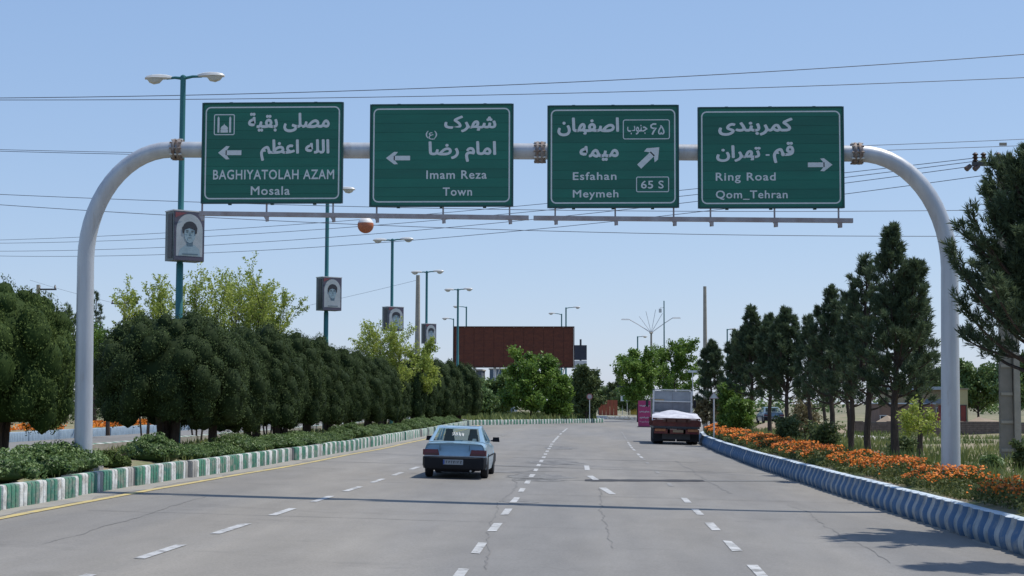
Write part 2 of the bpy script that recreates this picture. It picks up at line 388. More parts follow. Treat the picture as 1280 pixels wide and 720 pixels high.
# cast shadow painted as a dark strip over the right lanes, then tarred seams
b = MB()
def seam_or_shadow(b, x0, x1, y, w, wob=.05, slope=0):
    n = 14; prev = None
    for i in range(n+1):
        x = x0 + (x1-x0)*i/n; yy = y + rnd.uniform(-wob, wob) + slope*(x-x0); ww = w*rnd.uniform(.75, 1.2)
        cur = [(x, yy-ww/2, gz(x)+.007), (x, yy+ww/2, gz(x)+.007)]
        if prev: b.add([prev[0], cur[0], cur[1], prev[1]], [(0, 1, 2, 3)])
        prev = cur
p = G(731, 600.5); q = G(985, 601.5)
seam_or_shadow(b, p.x, p.x + 3.4, p.y, 1.15, .015, (q.y-p.y)/(q.x-p.x))
setp(b.obj('painted_shadow_strip', M['tar']), kind='structure')  # 'tar' here is the dark colour of the painted shadow
b = MB(); seam_or_shadow(b, p.x+3.4, q.x, p.y + 3.4*(q.y-p.y)/(q.x-p.x), .7, .02, (q.y-p.y)/(q.x-p.x))  # right end of the painted shadow, narrower and paler
seam_or_shadow(b, -1.5, 6, 37.2, .035); seam_or_shadow(b, -9.8, 6, 52.5, .10, .1); seam_or_shadow(b, -9, -1.5, 28.4, .025); seam_or_shadow(b, -3, 4, 61, .14, .1); seam_or_shadow(b, -8, 5.8, 78, .12, .2)
setp(b.obj('tar_seams_and_shadow_end', M['faded_tar_and_shadow']), kind='structure')
b = MB()
for px, py, rx, ry in ((672, 596, 1.0, 1.6), (690, 578, 1.1, 1.9), (668, 600, .7, .8), (650, 628, .35, .7), (700, 560, .8, 3), (628, 590, 1.3, .5), (660, 583, 1.6, .35)):
    c = G(px, py); n = 18; b.add([(c.x, c.y, c.z + .0055)] + [(c.x + rx*(.7+.5*rnd.random())*math.cos(2*PI*k/n), c.y + ry*(.7+.5*rnd.random())*math.sin(2*PI*k/n), gz(c.x)+.0055 - .022*rx*0) for k in range(n)], [(0, k+1, (k+1) % n+1) for k in range(n)])
b.v = [(x, y, gz(x) + .0055) for x, y, z in b.v]
mt = mat('oil_stain', (.165, .16, .152), .85, c2=(.075, .073, .07), scale=1.6, world_co=True, c3=(.19, .185, .176), c3_scale=2.5, c3_lo=.45, c3_hi=.56)
setp(b.obj('road_stain', mt), kind='structure')

def crack(x0, y0, x1, y1, w):
    n = int(max(8, math.hypot(x1-x0, y1-y0)*3)); b = MB(); prev = None; wx = wy = 0
    for i in range(n+1):
        wx += rnd.uniform(-.05, .05); wy += rnd.uniform(-.05, .05); wx *= .93; wy *= .93
        x = x0+(x1-x0)*i/n + wx; y = y0+(y1-y0)*i/n + wy; ww = w*rnd.uniform(.3, 1.3)
        d = Vector((y1-y0, x0-x1)).normalized()*ww/2
        cur = [(x-d.x, y-d.y, gz(x-d.x)+.0052), (x+d.x, y+d.y, gz(x+d.x)+.0052)]
        if prev: b.add([prev[0], cur[0], cur[1], prev[1]], [(0, 1, 2, 3)])
        prev = cur
    setp(b.obj('pavement_crack', mat('crack', (.145, .14, .134), .95, c2=(.185, .18, .172), scale=3, world_co=True)), kind='structure')
for a_ in ((-1.35, 20.5, -1.9, 34, .02), (-1.9, 34, -2.2, 47, .05), (-7.6, 22, -7.9, 33, .018), (.3, 24, .2, 41, .02), (4.2, 23, 4.4, 36, .018), (-2.2, 47, -.8, 58, .10), (-1.2, 44, 1.5, 45.5, .14), (-3.6, 48, -.9, 50, .14), (3.4, 40, 3.2, 62, .05)): crack(*a_)

# ------------------------------------------------------------------ kerbs of precast blocks
def fluted_block(L=4.0, H=.44, D=.26, start=0, nf=20, worn=()):
    b = MB(); fl = L/nf; prof = [(0.0, 0.0), (.12, .045), (.5, .06), (.88, .045)]
    cols = []
    for i in range(nf):
        for t, o in prof: cols.append((i*fl + t*fl, o, i))
    cols.append((L, 0, nf-1))
    zs = [(0, 0), (.25*H, 0), (H-.05, 0), (H-.012, -.02)]
    W = len(zs)+2; vs = []
    for y, o, i in cols:
        for z, dx in zs: vs.append((o + dx, y, z))
        vs.append((-.06, y, H)); vs.append((-D, y, H-.02))
    b.add(vs, [])
    for c in range(len(cols)-1):
        fi = cols[c][2]; mm = 0 if (fi + start) % 5 < 3 else 1
        if fi in worn: mm = 2
        for r in range(W-1):
            a = c*W+r; b.f.append((a, a+W, a+W+1, a+1)); b.m.append(mm)
    bk = len(b.v); b.v += [(-D, 0, 0), (-D, L, 0)]
    n = len(cols)
    b.f.append((bk, W-1, (n-1)*W+W-1, bk+1)); b.m.append(2)
    b.f.append(tuple(range(W)) + (bk,)); b.m.append(2)
    b.f.append(tuple(reversed([(n-1)*W+k for k in range(W)])) [0:0] + (bk+1,) + tuple(reversed([(n-1)*W+k for k in range(W)]))); b.m.append(2)
    return b.mesh('kerb_block', [M['k_green'], M['k_white'], M['k_conc']], True)
KB = [fluted_block(start=0, worn=(19,)), fluted_block(start=2, worn=(0, 1)), fluted_block(start=4, worn=()), fluted_block(start=1, worn=(8, 18, 19))]
def wavy_block(L=1.975, H=.54):
    b = MB(); nper = 3; zs = [0, .06, .12, .18, .24, .30, .36, .42, .48, .52]; offz = [.055, .085, .105, .11, .10, .07, .035, .01, 0, 0]
    W = len(zs)+2; per = L/nper
    ts = [0, .04, .12, .24, .38, .48, .54, .62, .76, .90, .96]
    cols = [(p+t)*per for p in range(nper) for t in ts] + [L]
    rel = dict(zip(ts, [-.02, .01, .035, .045, .03, -.005, -.03, -.01, .005, -.005, -.03]))
    vs = []
    for ci, y in enumerate(cols):
        rr_ = rel[ts[ci % len(ts)]] if ci < len(cols)-1 else -.02
        for z, o in zip(zs, offz): vs.append((o + rr_, min(L, max(0, y + (.035*math.sin(2*PI*z/.5) if 0 < ci < len(cols)-1 else 0))), z))
        vs.append((-.03 + rr_*.4, y, H)); vs.append((-.20, y, H-.01))
    b.add(vs, [])
    nc = len(cols)-1
    for c in range(nc):
        mm = 0 if (c % len(ts)) < 5 else 1
        for r in range(W-1):
            a = c*W+r; b.f.append((a, a+W, a+W+1, a+1)); b.m.append(2 if r >= len(zs)-1 else mm)
    bk = len(b.v); b.v += [(-.22, 0, 0), (-.22, L, 0)]
    b.f.append((bk, W-1, nc*W+W-1, bk+1)); b.m.append(1)
    b.f.append(tuple(range(W)) + (bk,)); b.m.append(1)
    b.f.append((bk+1,) + tuple(reversed([nc*W+k for k in range(W)]))); b.m.append(1)
    return b.mesh('barrier_block', [M['b_blue'], M['b_pale'], M['b_top']], True)
WB = wavy_block()
def kerb_run(name, label, cat, pts_f, t0, t1, step, meshes, part, flip=False, jit=.02):
    """pts_f(t) -> (x,y,z); blocks laid end to end along it"""
    root = empty(name, label, cat, pts_f(t0))
    t = t0; k = 0
    while t < t1:
        a = Vector(pts_f(t))
        dt = step
        for _ in range(3):
            c = Vector(pts_f(t+dt)); dt *= step/max(.1, (c.xy-a.xy).length)
        c = Vector(pts_f(t+dt)); d = c - a; ang = math.atan2(-d.x, d.y)
        me = meshes[k % len(meshes)]
        if flip: o = link(part, me, root, Vector((c.x, c.y, c.z)) - root.location, (0, 0, ang+PI))
        else: o = link(part, me, root, a - root.location, (0, 0, ang))
        o.rotation_euler.x = rnd.uniform(-.004, .004) ; o.rotation_euler.z += rnd.uniform(-jit, jit)*.5
        o.location.x += rnd.uniform(-jit, jit)
        o.location.z -= .006
        t += dt; k += 1
    return root
kerb_run('painted_kerb', 'long green and white striped kerb of fluted blocks along the planted median', 'kerb', lambda t: (xl(t), t, gz(xl(t))), 19.7, 134, 4.11, KB, 'kerb_block', jit=.05)
kerb_run('painted_kerb', 'low white and green kerb along the far side of the planted median, behind the clipped trees', 'kerb', lambda t: (-16.1, t, gz(-16)), 20, 136, 4.05, [KB[2]], 'kerb_block', flip=True)
def dup_mesh(me, mats):
    m2 = me.copy(); m2.materials.clear()
    for m in mats: m2.materials.append(m)
    return m2
kerb_run('painted_kerb', 'blue and white kerb across the opposite carriageway, seen between the tree trunks', 'kerb', lambda t: (-25.1, t, gz(-25)), 30, 134, 4.05, [dup_mesh(KB[0], [mat('faded_blue', (.3, .4, .5), .8, noise=.2, world_co=True), M['k_white'], M['k_conc']])], 'kerb_block')
kerb_run('wavy_barrier', 'blue and pale wavy striped barrier of precast blocks edging the flower bed', 'barrier', lambda t: (xr(t), t, gz(xr(t))), 17.4, 120, 2.0, [WB], 'barrier_block', flip=True)
# traffic islands at the junction
def island(name, label, corners, kmesh, top_m, lab_k):
    """corners anticlockwise seen from above; low kerb blocks round a raised earth top"""
    n = len(corners)
    c = MB(); top = [(x, y, gz(x) + .34) for x, y in corners]; bot = [(x, y, gz(x)) for x, y in corners]
    cx = sum(p[0] for p in corners)/n; cy = sum(p[1] for p in corners)/n
    sh = [((x-cx)*.985+cx, (y-cy)*.985+cy) for x, y in corners]
    c.add([(x, y, gz(x)+.33) for x, y in sh] + [(x, y, gz(x)-.02) for x, y in sh], [tuple(range(n))] + [(i+n, (i+1) % n+n, (i+1) % n, i) for i in range(n)])
    setp(c.obj(name, top_m), kind='structure')
    root = empty('painted_kerb', lab_k, 'kerb', (corners[0][0], corners[0][1], 0))
    for i in range(n):
        a = Vector(corners[i]); e = Vector(corners[(i+1) % n]); L = (e-a).length; d = (e-a)/L
        k = max(1, round(L/4.03)); s = L/(k*4.03)
        for j in range(k):
            q = a + d*(j*L/k)
            q2 = a + d*((j+1)*L/k)
            # outward face is on the right-hand side of travel for anticlockwise corners
            ang = math.atan2(-d.x, d.y)
            o = link('kerb_block', kmesh[(i+j) % len(kmesh)], root, (q.x-corners[0][0], q.y-corners[0][1], gz(q.x)-.01), (0, 0, ang), (1, s, 1))
            o.rotation_euler.y = 0
    return root
pA, pB = G(592, 531.5), G(741, 528.5)
IA = [(pA.x, pA.y), (pB.x, pB.y), (pB.x+1.2, pB.y+4), (pB.x+.5, 190), (-12, 196), (-16.3, 170), (-16.3, 137), (xl(134)-.3, 134)]
island('island', 'x', IA, [KB[2], KB[0]], M['soil'], 'green and white block kerb round the traffic island below the big brown billboard')
KW = dup_mesh(KB[0], [M['k_white'], M['k_conc'], M['k_conc']])
island('roundabout', 'x', [(-3.5, 224), (2, 214), (8, 217), (12, 226), (12, 250), (-3, 250)], [KW], M['soil'], 'white block kerb of the second island, behind the magenta board')

# ------------------------------------------------------------------ gantry
GY = 35.0
SC = 2000.0/GY
def gp(px, py, Y=GY): return P(px, py, Y)
g_root = empty('sign_gantry', 'pale grey tubular gantry arching over the whole road and carrying four green signs', 'gantry', (-11.1, GY, median_z(-11.1)))
gl = g_root.location.copy()
def gpart(b, name, m, smooth=True, parent=None, off=None):
    b.v = [(x-gl.x, y-gl.y, z-gl.z) for x, y, z in b.v]
    return b.obj(name, m, parent or g_root, smooth=smooth)
pr = .184
def arc_pts(xb, zb, x_post, z_bend, x_beam, z_beam, n=14):
    pts = [(xb, GY, zb), (x_post, GY, z_bend)]
    rx, rz = x_beam - x_post, z_beam - z_bend
    for i in range(1, n+1):
        t = PI/2*i/n; pts.append((x_beam - rx*math.cos(t), GY, z_bend + rz*math.sin(t)))
    return pts
zl, zr_ = gp(217, 187).z, gp(1070, 192).z
lx, rx_ = gp(107, 330).x, gp(1187, 335).x
b = MB(); b.tube(arc_pts(gp(104.5, 556).x, median_z(-11.1)-.1, lx, gp(107, 325).z, gp(214, 187).x, zl), [pr*1.08]+[pr]*15, 20); gpart(b, 'post', M['gantry'])
b = MB(); b.tube(arc_pts(gp(1188.5, 600).x, .3, rx_, gp(1187, 335).z, gp(1074, 192).x, zr_), [pr*1.12]+[pr]*15, 20); gpart(b, 'post', M['gantry'])
b = MB(); b.tube([(gp(214, 187).x, GY, zl), (gp(675, 190).x, GY, (zl+zr_)/2)], pr*.98, 20); gpart(b, 'beam', M['gantry'])
b = MB(); b.tube([(gp(675, 190).x, GY, (zl+zr_)/2), (gp(1074, 192).x, GY, zr_)], pr*.98, 20); gpart(b, 'beam', M['gantry'])
def flange(px, py):
    c = gp(px, py)
    b = MB()
    for s in (-.045, .045): b.lathe([(pr, -.02), (.245, -.02), (.245, .02), (pr, .02)], 24, (c.x+s, c.y, c.z), 'X')
    b.lathe([(.20, -.10), (.235, -.085), (.235, -.055), (.2, -.05)], 16, (c.x, c.y, c.z), 'X')
    b.lathe([(.2, .05), (.235, .06), (.235, .09), (.2, .11)], 16, (c.x, c.y, c.z), 'X')
    f = gpart(b, 'flange', M['flange'])
    for k in range(10):
        t = 2*PI*k/10; b = MB(); b.tube([(c.x-.13, c.y+.222*math.cos(t), c.z+.222*math.sin(t)), (c.x+.13, c.y+.222*math.cos(t), c.z+.222*math.sin(t))], .022, 6)
        gpart(b, 'bolt', M['flange'] if k % 3 else M['lamp_shell'], parent=f)
flange(222, 187); flange(675, 190.5); flange(1071, 192)
b = MB(); q = gp(1188.5, 602); b.box((q.x, GY, .44), (.8, .8, .16)); b.box((q.x, GY, .535), (.5, .5, .03)); gpart(b, 'footing', M['k_conc'], False)
b = MB(); q = gp(104.5, 556); b.box((q.x, GY, median_z(-11.1)+.02), (.7, .7, .16)); gpart(b, 'footing', M['k_conc'], False)
# walkway rail and hangers below the signs
RY = GY - .32
def rail(x0, y0, x1, y1):
    a, c = gp(x0, y0, RY), gp(x1, y1, RY); b = MB(); d = c-a
    n = 1
    vs = []
    for p in (a, c):
        for dy, dz in ((-.06, -.045), (.06, -.045), (.06, -.03), (-.045, -.03), (-.045, .05), (-.06, .05)): vs.append((p.x, p.y+dy, p.z+dz))
    b.add(vs, [(0, 1, 2, 3, 4, 5), tuple(reversed(range(6, 12)))] + [(i, i+6, (i+1) % 6+6, (i+1) % 6) for i in range(6)])
    gpart(b, 'rail', M['bar'], False)
rail(250, 267, 661, 272.5); rail(667, 272.7, 1066, 276)
for x, y0 in ((253, 252), (333.5, 254), (416.5, 254), (471, 256), (554, 256), (637, 257), (694, 258), (769, 259), (842, 259), (888, 259), (968, 259.5), (1048, 259)):
    yb = 267 + (x-250)*.0112
    a, c = gp(x, y0-6, RY+.075), gp(x, yb+9, RY+.075)
    b = MB(); b.box((a.x, a.y, (a.z+c.z)/2), (.035, .035, a.z-c.z))
    z = c.z; b.prism([(a.x-.06, z+.13), (a.x+.06, z+.13), (a.x+.06, z), (a.x+.02, z)], RY-.05, RY+.05)
    gpart(b, 'hanger', M['bar'], False)

# ------------------------------------------------------------------ lettering
AF = {'ا': ('FE8D', 'FE8E', None, None), 'ب': ('FE8F', 'FE90', 'FE91', 'FE92'), 'ة': ('FE93', 'FE94', None, None), 'ت': ('FE95', 'FE96', 'FE97', 'FE98'), 'ج': ('FE9D', 'FE9E', 'FE9F', 'FEA0'),
      'د': ('FEA9', 'FEAA', None, None), 'ر': ('FEAD', 'FEAE', None, None), 'ش': ('FEB5', 'FEB6', 'FEB7', 'FEB8'), 'ص': ('FEB9', 'FEBA', 'FEBB', 'FEBC'), 'ض': ('FEBD', 'FEBE', 'FEBF', 'FEC0'),
      'ظ': ('FEC5', 'FEC6', 'FEC7', 'FEC8'), 'ع': ('FEC9', 'FECA', 'FECB', 'FECC'), 'ف': ('FED1', 'FED2', 'FED3', 'FED4'), 'ق': ('FED5', 'FED6', 'FED7', 'FED8'), 'ک': ('FB8E', 'FB8F', 'FB90', 'FB91'),
      'ل': ('FEDD', 'FEDE', 'FEDF', 'FEE0'), 'م': ('FEE1', 'FEE2', 'FEE3', 'FEE4'), 'ن': ('FEE5', 'FEE6', 'FEE7', 'FEE8'), 'ه': ('FEE9', 'FEEA', 'FEEB', 'FEEC'), 'و': ('FEED', 'FEEE', None, None), 'ی': ('FBFC', 'FBFD', 'FBFE', 'FBFF')}
def shape(s):
    out = []
    for i, c in enumerate(s):
        if c not in AF: out.append(c); continue
        prev = i > 0 and s[i-1] in AF and AF[s[i-1]][2] is not None
        nxt = i+1 < len(s) and s[i+1] in AF and AF[c][2] is not None
        out.append(chr(int(AF[c][(3 if nxt else 1) if prev else (2 if nxt else 0)], 16)))
    return ''.join(reversed(out))
def text_mesh(body, bold, spacing=1.0):
    """flat mesh in (x, z), y = 0 facing -Y, scaled into the unit box"""
    c = bpy.data.curves.new('lettering', 'FONT'); c.body = body; c.size = 1; c.offset = 0; c.resolution_u = 3; c.space_character = spacing
    o = bpy.data.objects.new('lettering', c); col.objects.link(o)
    dg = bpy.context.evaluated_depsgraph_get(); dg.update()
    me = bpy.data.meshes.new_from_object(o.evaluated_get(dg))
    bpy.data.objects.remove(o); bpy.data.curves.remove(c)
    n = len(me.vertices); co = np.empty(n*3, np.float32); me.vertices.foreach_get('co', co); co = co.reshape(-1, 3)
    lo, hi = co.min(0), co.max(0)
    par = list(range(n))
    def find(a):
        while par[a] != a: par[a] = par[par[a]]; a = par[a]
        return a
    for e in me.edges: par[find(e.vertices[0])] = find(e.vertices[1])
    ids = {}
    out = np.empty_like(co)
    for i in range(n):
        k = ids.setdefault(find(i), len(ids))
        out[i] = ((co[i, 0]-lo[0])/(hi[0]-lo[0]), -.0002*(k % 2), (co[i, 1]-lo[1])/(hi[1]-lo[1]))
    polys = [tuple(p.vertices) for p in me.polygons]; bpy.data.meshes.remove(me)
    cnt = max(1, len(body)); wpx = hi - lo
    bx_, bz_ = bold/wpx[0], bold/wpx[1]
    V = []; Fc = []
    for q, (sx, sz) in enumerate(((0, 0), (1, 0), (-1, 0), (0, 1), (0, -1), (.7, .7), (-.7, .7), (.7, -.7), (-.7, -.7)) if bold else ((0, 0),)):
        o2 = out.copy(); o2[:, 0] = o2[:, 0]*(1-2*bx_) + bx_ + sx*bx_; o2[:, 2] = o2[:, 2]*(1-2*bz_) + bz_ + sz*bz_; o2[:, 1] -= .00012*q
        V += o2.tolist(); Fc += [tuple(v + q*n for v in f) for f in polys]
    me = bpy.data.meshes.new('lettering'); me.from_pydata(V, [], Fc); me.materials.append(M['sign_white']); me.update()
    return me
TX = {}
def put_text(root, body, box, px0, pyb, y, bold=.03, m=None, sp=1.0, ppm=SC, name='lettering'):
    """box in photograph pixels relative to the sign's lower left corner (px0, pyb)"""
    me = text_mesh(body, bold, sp)
    if m: me.materials[0] = m
    x0, t, x1, bt = box
    return link(name, me, root, ((x0-px0)/ppm, y, (pyb-bt)/ppm), (0, 0, 0), ((x1-x0)/ppm, 1, (bt-t)/ppm))
def rrect(cx0, cz0, cx1, cz1, r, n=5):
    pts = []
    for (x, z, a) in ((cx1-r, cz0+r, -90), (cx1-r, cz1-r, 0), (cx0+r, cz1-r, 90), (cx0+r, cz0+r, 180)):
        for k in range(n+1):
            t = R(a + 90*k/n); pts.append((x + r*math.cos(t), z + r*math.sin(t)))
    return pts
def frame_line(root, x0, z0, x1, z1, r, w, y, name='border_line'):
    o = rrect(x0, z0, x1, z1, r); i = rrect(x0+w, z0+w, x1-w, z1-w, max(.01, r-w)); n = len(o)
    b = MB(); b.add([(x, y, z) for x, z in o] + [(x, y, z) for x, z in i], [(k, (k+1) % n, (k+1) % n+n, k+n) for k in range(n)])
    return b.obj(name, M['sign_white'], root)
def flat(root, polys, y, name, m=None):
    b = MB()
    for p in polys: b.add([(x, y, z) for x, z in p], [tuple(range(len(p)))])
    return b.obj(name, m or M['sign_white'], root)
def arrow_poly(L, Hh):                       # points left, length L, head height Hh, swept head with notched tail
    h = Hh/2; s = h*.36
    head = L*.46
    return [[(0, 0), (head*.75, -h), (head*1.08, -h*.95), (head*.80, -s), (head*.8, s), (head*1.08, h*.95), (head*.75, h)], [(head*.7, -s), (L, -s), (L, s), (head*.7, s)]]
def sign(label, x0, y0, x1, y1, nsl, texts, extra):
    Ys = GY - .30
    a = P(x0, y1, Ys); c = P(x1, y0, Ys); W = c.x-a.x; H = c.z-a.z
    root = empty('direction_sign', label, 'road sign', (a.x, Ys, a.z), 0, 'green direction signs on the gantry')
    ppm = (x1-x0)/W
    for k in range(nsl):
        h = H/nsl; b = MB(); z0 = k*h+.0018; z1 = (k+1)*h-.0018
        b.prism([(0.03, z0), (W-.03, z0), (W-.03, z1), (.03, z1)], 0, .03)
        b.prism([(.05, z0+.01), (W-.05, z0+.01), (W-.05, z1-.01), (.05, z1-.01)], .03, .05)
        b.obj('panel_slat', M['sign_green'], root)
    b = MB(); b.box((W/2, .045, H/2), (W-.08, .02, H-.04)); b.obj('backing_plate', M['sign_edge'], root)
    b = MB()
    for cx, cz, w, h in ((.018, H/2, .036, H+.03), (W-.018, H/2, .036, H+.03), (W/2, -.004, W-.074, .03), (W/2, H+.004, W-.074, .03)): b.box((cx, .025, cz), (w, .09, h))
    b.obj('edge_frame', M['sign_edge'], root)
    for fx in (.2, .5, .8):
        b = MB(); b.box((W*fx, .09, H/2), (.07, .07, H+.08)); b.obj('mounting_bracket', M['sign_edge'], root)
    frame_line(root, .075, .075, W-.075, H-.075, .12, .03, -.004)
    for body, box, bold, sp in texts: put_text(root, body, box, x0, y1, -.006, bold, None, sp, ppm)
    extra(root, lambda px, py: ((px-x0)/ppm, (y1-py)/ppm), ppm)
    return root
def ex1(r, q, ppm):
    x0, z1 = q(266, 141.7); x1, z0 = q(292.4, 168.2); frame_line(r, x0, z0, x1, z1, .04, .022, -.005, 'symbol_frame')
    w = x1-x0; h = z1-z0; S = lambda u, v: (x0+u*w, z0+v*h)
    flat(r, [[S(.17, .12), S(.27, .12), S(.27, .82), S(.22, .9), S(.17, .82)], [S(.73, .12), S(.83, .12), S(.83, .82), S(.78, .9), S(.73, .82)],
             [S(.32, .12), S(.68, .12), S(.68, .26), S(.32, .26)], [S(.34, .265), S(.66, .265), S(.68, .34), S(.62, .42), S(.53, .48), S(.5, .55), S(.47, .48), S(.38, .42), S(.32, .34)]], -.006, 'mosque_symbol')
    ax, az = q(271.9, 190.5); flat(r, [[(ax+x, az+z) for x, z in p] for p in arrow_poly(29.5/ppm, 17/ppm)], -.006, 'arrow')
def ex2(r, q, ppm):
    ax, az = q(482, 197.2); flat(r, [[(ax+x, az+z) for x, z in p] for p in arrow_poly(30.5/ppm, 16/ppm)], -.006, 'arrow')
def ex3(r, q, ppm):
    S6 = lambda u, v: ((q(812.8, 168)[0] + u*8.6/ppm), q(812.8, 168)[1] + v*13.6/ppm)
    pl = [(.88, .98), (.42, .99), (.10, .86), (.12, .66), (.42, .58), (.86, .60), (.55, .36), (.28, .0)]; b = MB(); wd = .13
    ribs = []
    for k_, (u, v) in enumerate(pl):
        a_, c_ = pl[max(0, k_-1)], pl[min(len(pl)-1, k_+1)]; dx, dz = (c_[0]-a_[0])*8.6, (c_[1]-a_[1])*13.6; L_ = math.hypot(dx, dz)
        nx_, nz_ = -dz/L_*.12, dx/L_*.12*8.6/13.6; ribs.append((S6(u+nx_, v+nz_), S6(u-nx_, v-nz_)))
    flat(r, [[ribs[k_][0], ribs[k_][1], ribs[k_+1][1], ribs[k_+1][0]] for k_ in range(len(ribs)-1)], -.0062, 'lettering')
    x0, z1 = q(778.6, 148.8); x1, z0 = q(837.2, 173.9); frame_line(r, x0, z0, x1, z1, .05, .02, -.005, 'number_frame')
    x0, z1 = q(795, 220.9); x1, z0 = q(836, 240.5); frame_line(r, x0, z0, x1, z1, .04, .02, -.005, 'number_frame')
    ax, az = q(824, 184); t = R(-136)
    ps = [[(ax + x*math.cos(t) - z*math.sin(t), az + x*math.sin(t) + z*math.cos(t)) for x, z in p] for p in arrow_poly(35/ppm, 20/ppm)]
    flat(r, [list(reversed(p)) if False else p for p in ps], -.006, 'arrow')
def ex4(r, q, ppm):
    ax, az = q(1039.9, 206.1); flat(r, [[(ax-x, az+z) for x, z in reversed(p)] for p in arrow_poly(30.5/ppm, 16.5/ppm)], -.006, 'arrow')
FB, LB = .032, .016
sign('green sign reading BAGHIYATOLAH AZAM Mosala, with a small mosque symbol', 251, 128.5, 429.5, 253.5, 11,
     [(shape('مصلی بقیة'), (309.2, 140, 412.4, 165), FB, 1), (shape('الله اعظم'), (325, 174, 412.4, 201), FB, 1), ('BAGHIYATOLAH AZAM', (266, 212, 418.7, 224.4), LB, 1.1), ('Mosala', (313.9, 233, 363.3, 244), LB, 1.1)], ex1)
sign('green sign reading Imam Reza Town, with an arrow to the left', 461.5, 130.5, 642, 257.5, 11,
     [(shape('شهرک'), (555, 143.8, 620.5, 165), FB, 1), ('(' + shape('ع') + ')', (531.8, 163, 546.3, 174), .015, 1), (shape('امام رضا'), (535.5, 176.3, 620.5, 202.5), FB, 1), ('Imam Reza', (533, 213, 608.8, 223.8), LB, 1.12), ('Town', (553.8, 234.5, 590.5, 245), LB, 1.12)], ex2)
sign('narrower green sign reading Esfahan Meymeh, with a slanting arrow and 65 S', 684, 132, 848.5, 259, 11,
     [(shape('اصفهان'), (696.6, 146, 773.9, 169.6), FB, 1), ('۵', (822.4, 156, 830.6, 168), .012, 1), (shape('جنوب'), (784, 155.4, 809.3, 168), .02, 1), (shape('میمه'), (724.3, 182, 773.4, 201), FB, 1),
      ('Esfahan', (716, 215, 770.6, 225), LB, 1.12), ('Meymeh', (716, 237.4, 773, 250), LB, 1.1), ('65 S', (801, 226, 829.4, 236), LB, 1.05)], ex3)
sign('green sign reading Ring Road Qom_Tehran, with an arrow to the right', 872.5, 134, 1054.5, 259.5, 11,
     [(shape('کمربندی'), (898.2, 146.4, 991, 169), FB, 1), (shape('قم'), (966, 177, 992.7, 203.8), FB, 1), (shape('تهران'), (895.4, 181, 951, 202), FB, 1), ('-', (957, 192.5, 962, 194.5), .02, 1),
      ('Ring Road', (894.7, 215.6, 969.3, 229), LB, 1.12), ('Qom_Tehran', (894.7, 238, 984, 250), LB, 1.1)], ex4)

# ------------------------------------------------------------------ light poles with portrait boxes
def cobra(b_arm, b_sh, b_gl, top, dx, dz, s=1.0):
    """curved arm going to x=dx with a pan lamp at its end"""
    sg = 1 if dx > 0 else -1
    x0 = dx
    b_arm.tube([top, (top[0]+dx*.35, top[1], top[2]+dz*.5+.03), (top[0]+dx*.7, top[1], top[2]+dz)], [.045*s, .038*s, .032*s], 8)
    c = (top[0]+dx, top[1], top[2]+dz)
    n = 7; vs = []; prof = [(-.34, .03, .05), (-.2, .09, .09), (0, .14, .11), (.2, .15, .10), (.34, .10, .07), (.40, .03, .02)]
    for t, w, h in prof:
        for k in range(8):
            a = 2*PI*k/8; z = math.sin(a); vs.append((c[0]+sg*t*s, c[1]+w*math.cos(a)*s, c[2]+(h*z if z > 0 else .04*z)*s+.02))
    fs = [(i*8+k, i*8+(k+1) % 8, (i+1)*8+(k+1) % 8, (i+1)*8+k) for i in range(5) for k in range(8)]
    b_sh.add(vs, fs + [tuple(range(8)), tuple(range(40, 48))])
    vs = []
    for t, w, h in [(-.08, .06, .02), (0, .11, .12), (.15, .13, .15), (.28, .09, .10), (.34, .03, .02)]:
        for k in range(8):
            a = 2*PI*k/8; z = math.sin(a); vs.append((c[0]+sg*t*s, c[1]+w*math.cos(a)*s, c[2]+(h*z if z < 0 else .02*z)*s-.01))
    b_gl.add(vs, [(i*8+k, i*8+(k+1) % 8, (i+1)*8+(k+1) % 8, (i+1)*8+k) for i in range(4) for k in range(8)] + [tuple(range(8)), tuple(range(32, 40))])
def street_light(label, x, y, ztop, zbase=.5, arms=((-.75, .0), (.85, .06)), s=1.0, r=.11, group='street lights along the median', m=None):
    root = empty('street_light', label, 'street light', (x, y, zbase), 0, group)
    h = ztop-zbase; m = m or M['teal']
    b = MB(); b.tube([(0, 0, -.1), (0, 0, h*.5), (0, 0, h*.5+.02), (0, 0, h)], [r*1.15, r*1.02, r*.9, r*.8], 12); b.box((0, 0, .03), (r*4, r*4, .06))
    b.obj('pole', m, root, smooth=True)
    for dx, dz in arms:
        A, S_, L_ = MB(), MB(), MB(); cobra(A, S_, L_, (0, 0, h-.03), dx, dz, s)
        A.obj('arm', m, root, smooth=True)
        sh = S_.obj('lamp_head', M['lamp_shell'], root, smooth=True); L_.obj('lamp_glass', M['lamp_glass'], sh, smooth=True)
    b = MB(); b.lathe([(.001, h-.02), (r*.9, h-.02), (r*.8, h+.05), (.02, h+.09)], 10); b.obj('cap', m, root, smooth=True)
    return root
pt = dict(hair=mat('print_hair', (.03, .035, .045), .6, noise=.2), face=mat('print_face', (.30, .40, .44), .5, c2=(.22, .31, .35), scale=3), shade=mat('print_shade', (.10, .16, .20), .5, noise=.2),
          pale=mat('print_pale', (.42, .45, .46), .5, c2=(.33, .37, .38), scale=2), border=mat('print_border', (.10, .085, .12), .6, c2=(.06, .07, .10), scale=2), side=mat('box_side', (.17, .19, .19), .5, c2=(.10, .12, .12), scale=3), reds=mat('print_red', (.22, .06, .07), .6, noise=.3))
def ell(cx, cz, rx, rz, n=18, a0=0, a1=360): return [(cx+rx*math.cos(R(a0+(a1-a0)*k/n)), cz+rz*math.sin(R(a0+(a1-a0)*k/n))) for k in range(n if a1-a0 == 360 else n+1)]
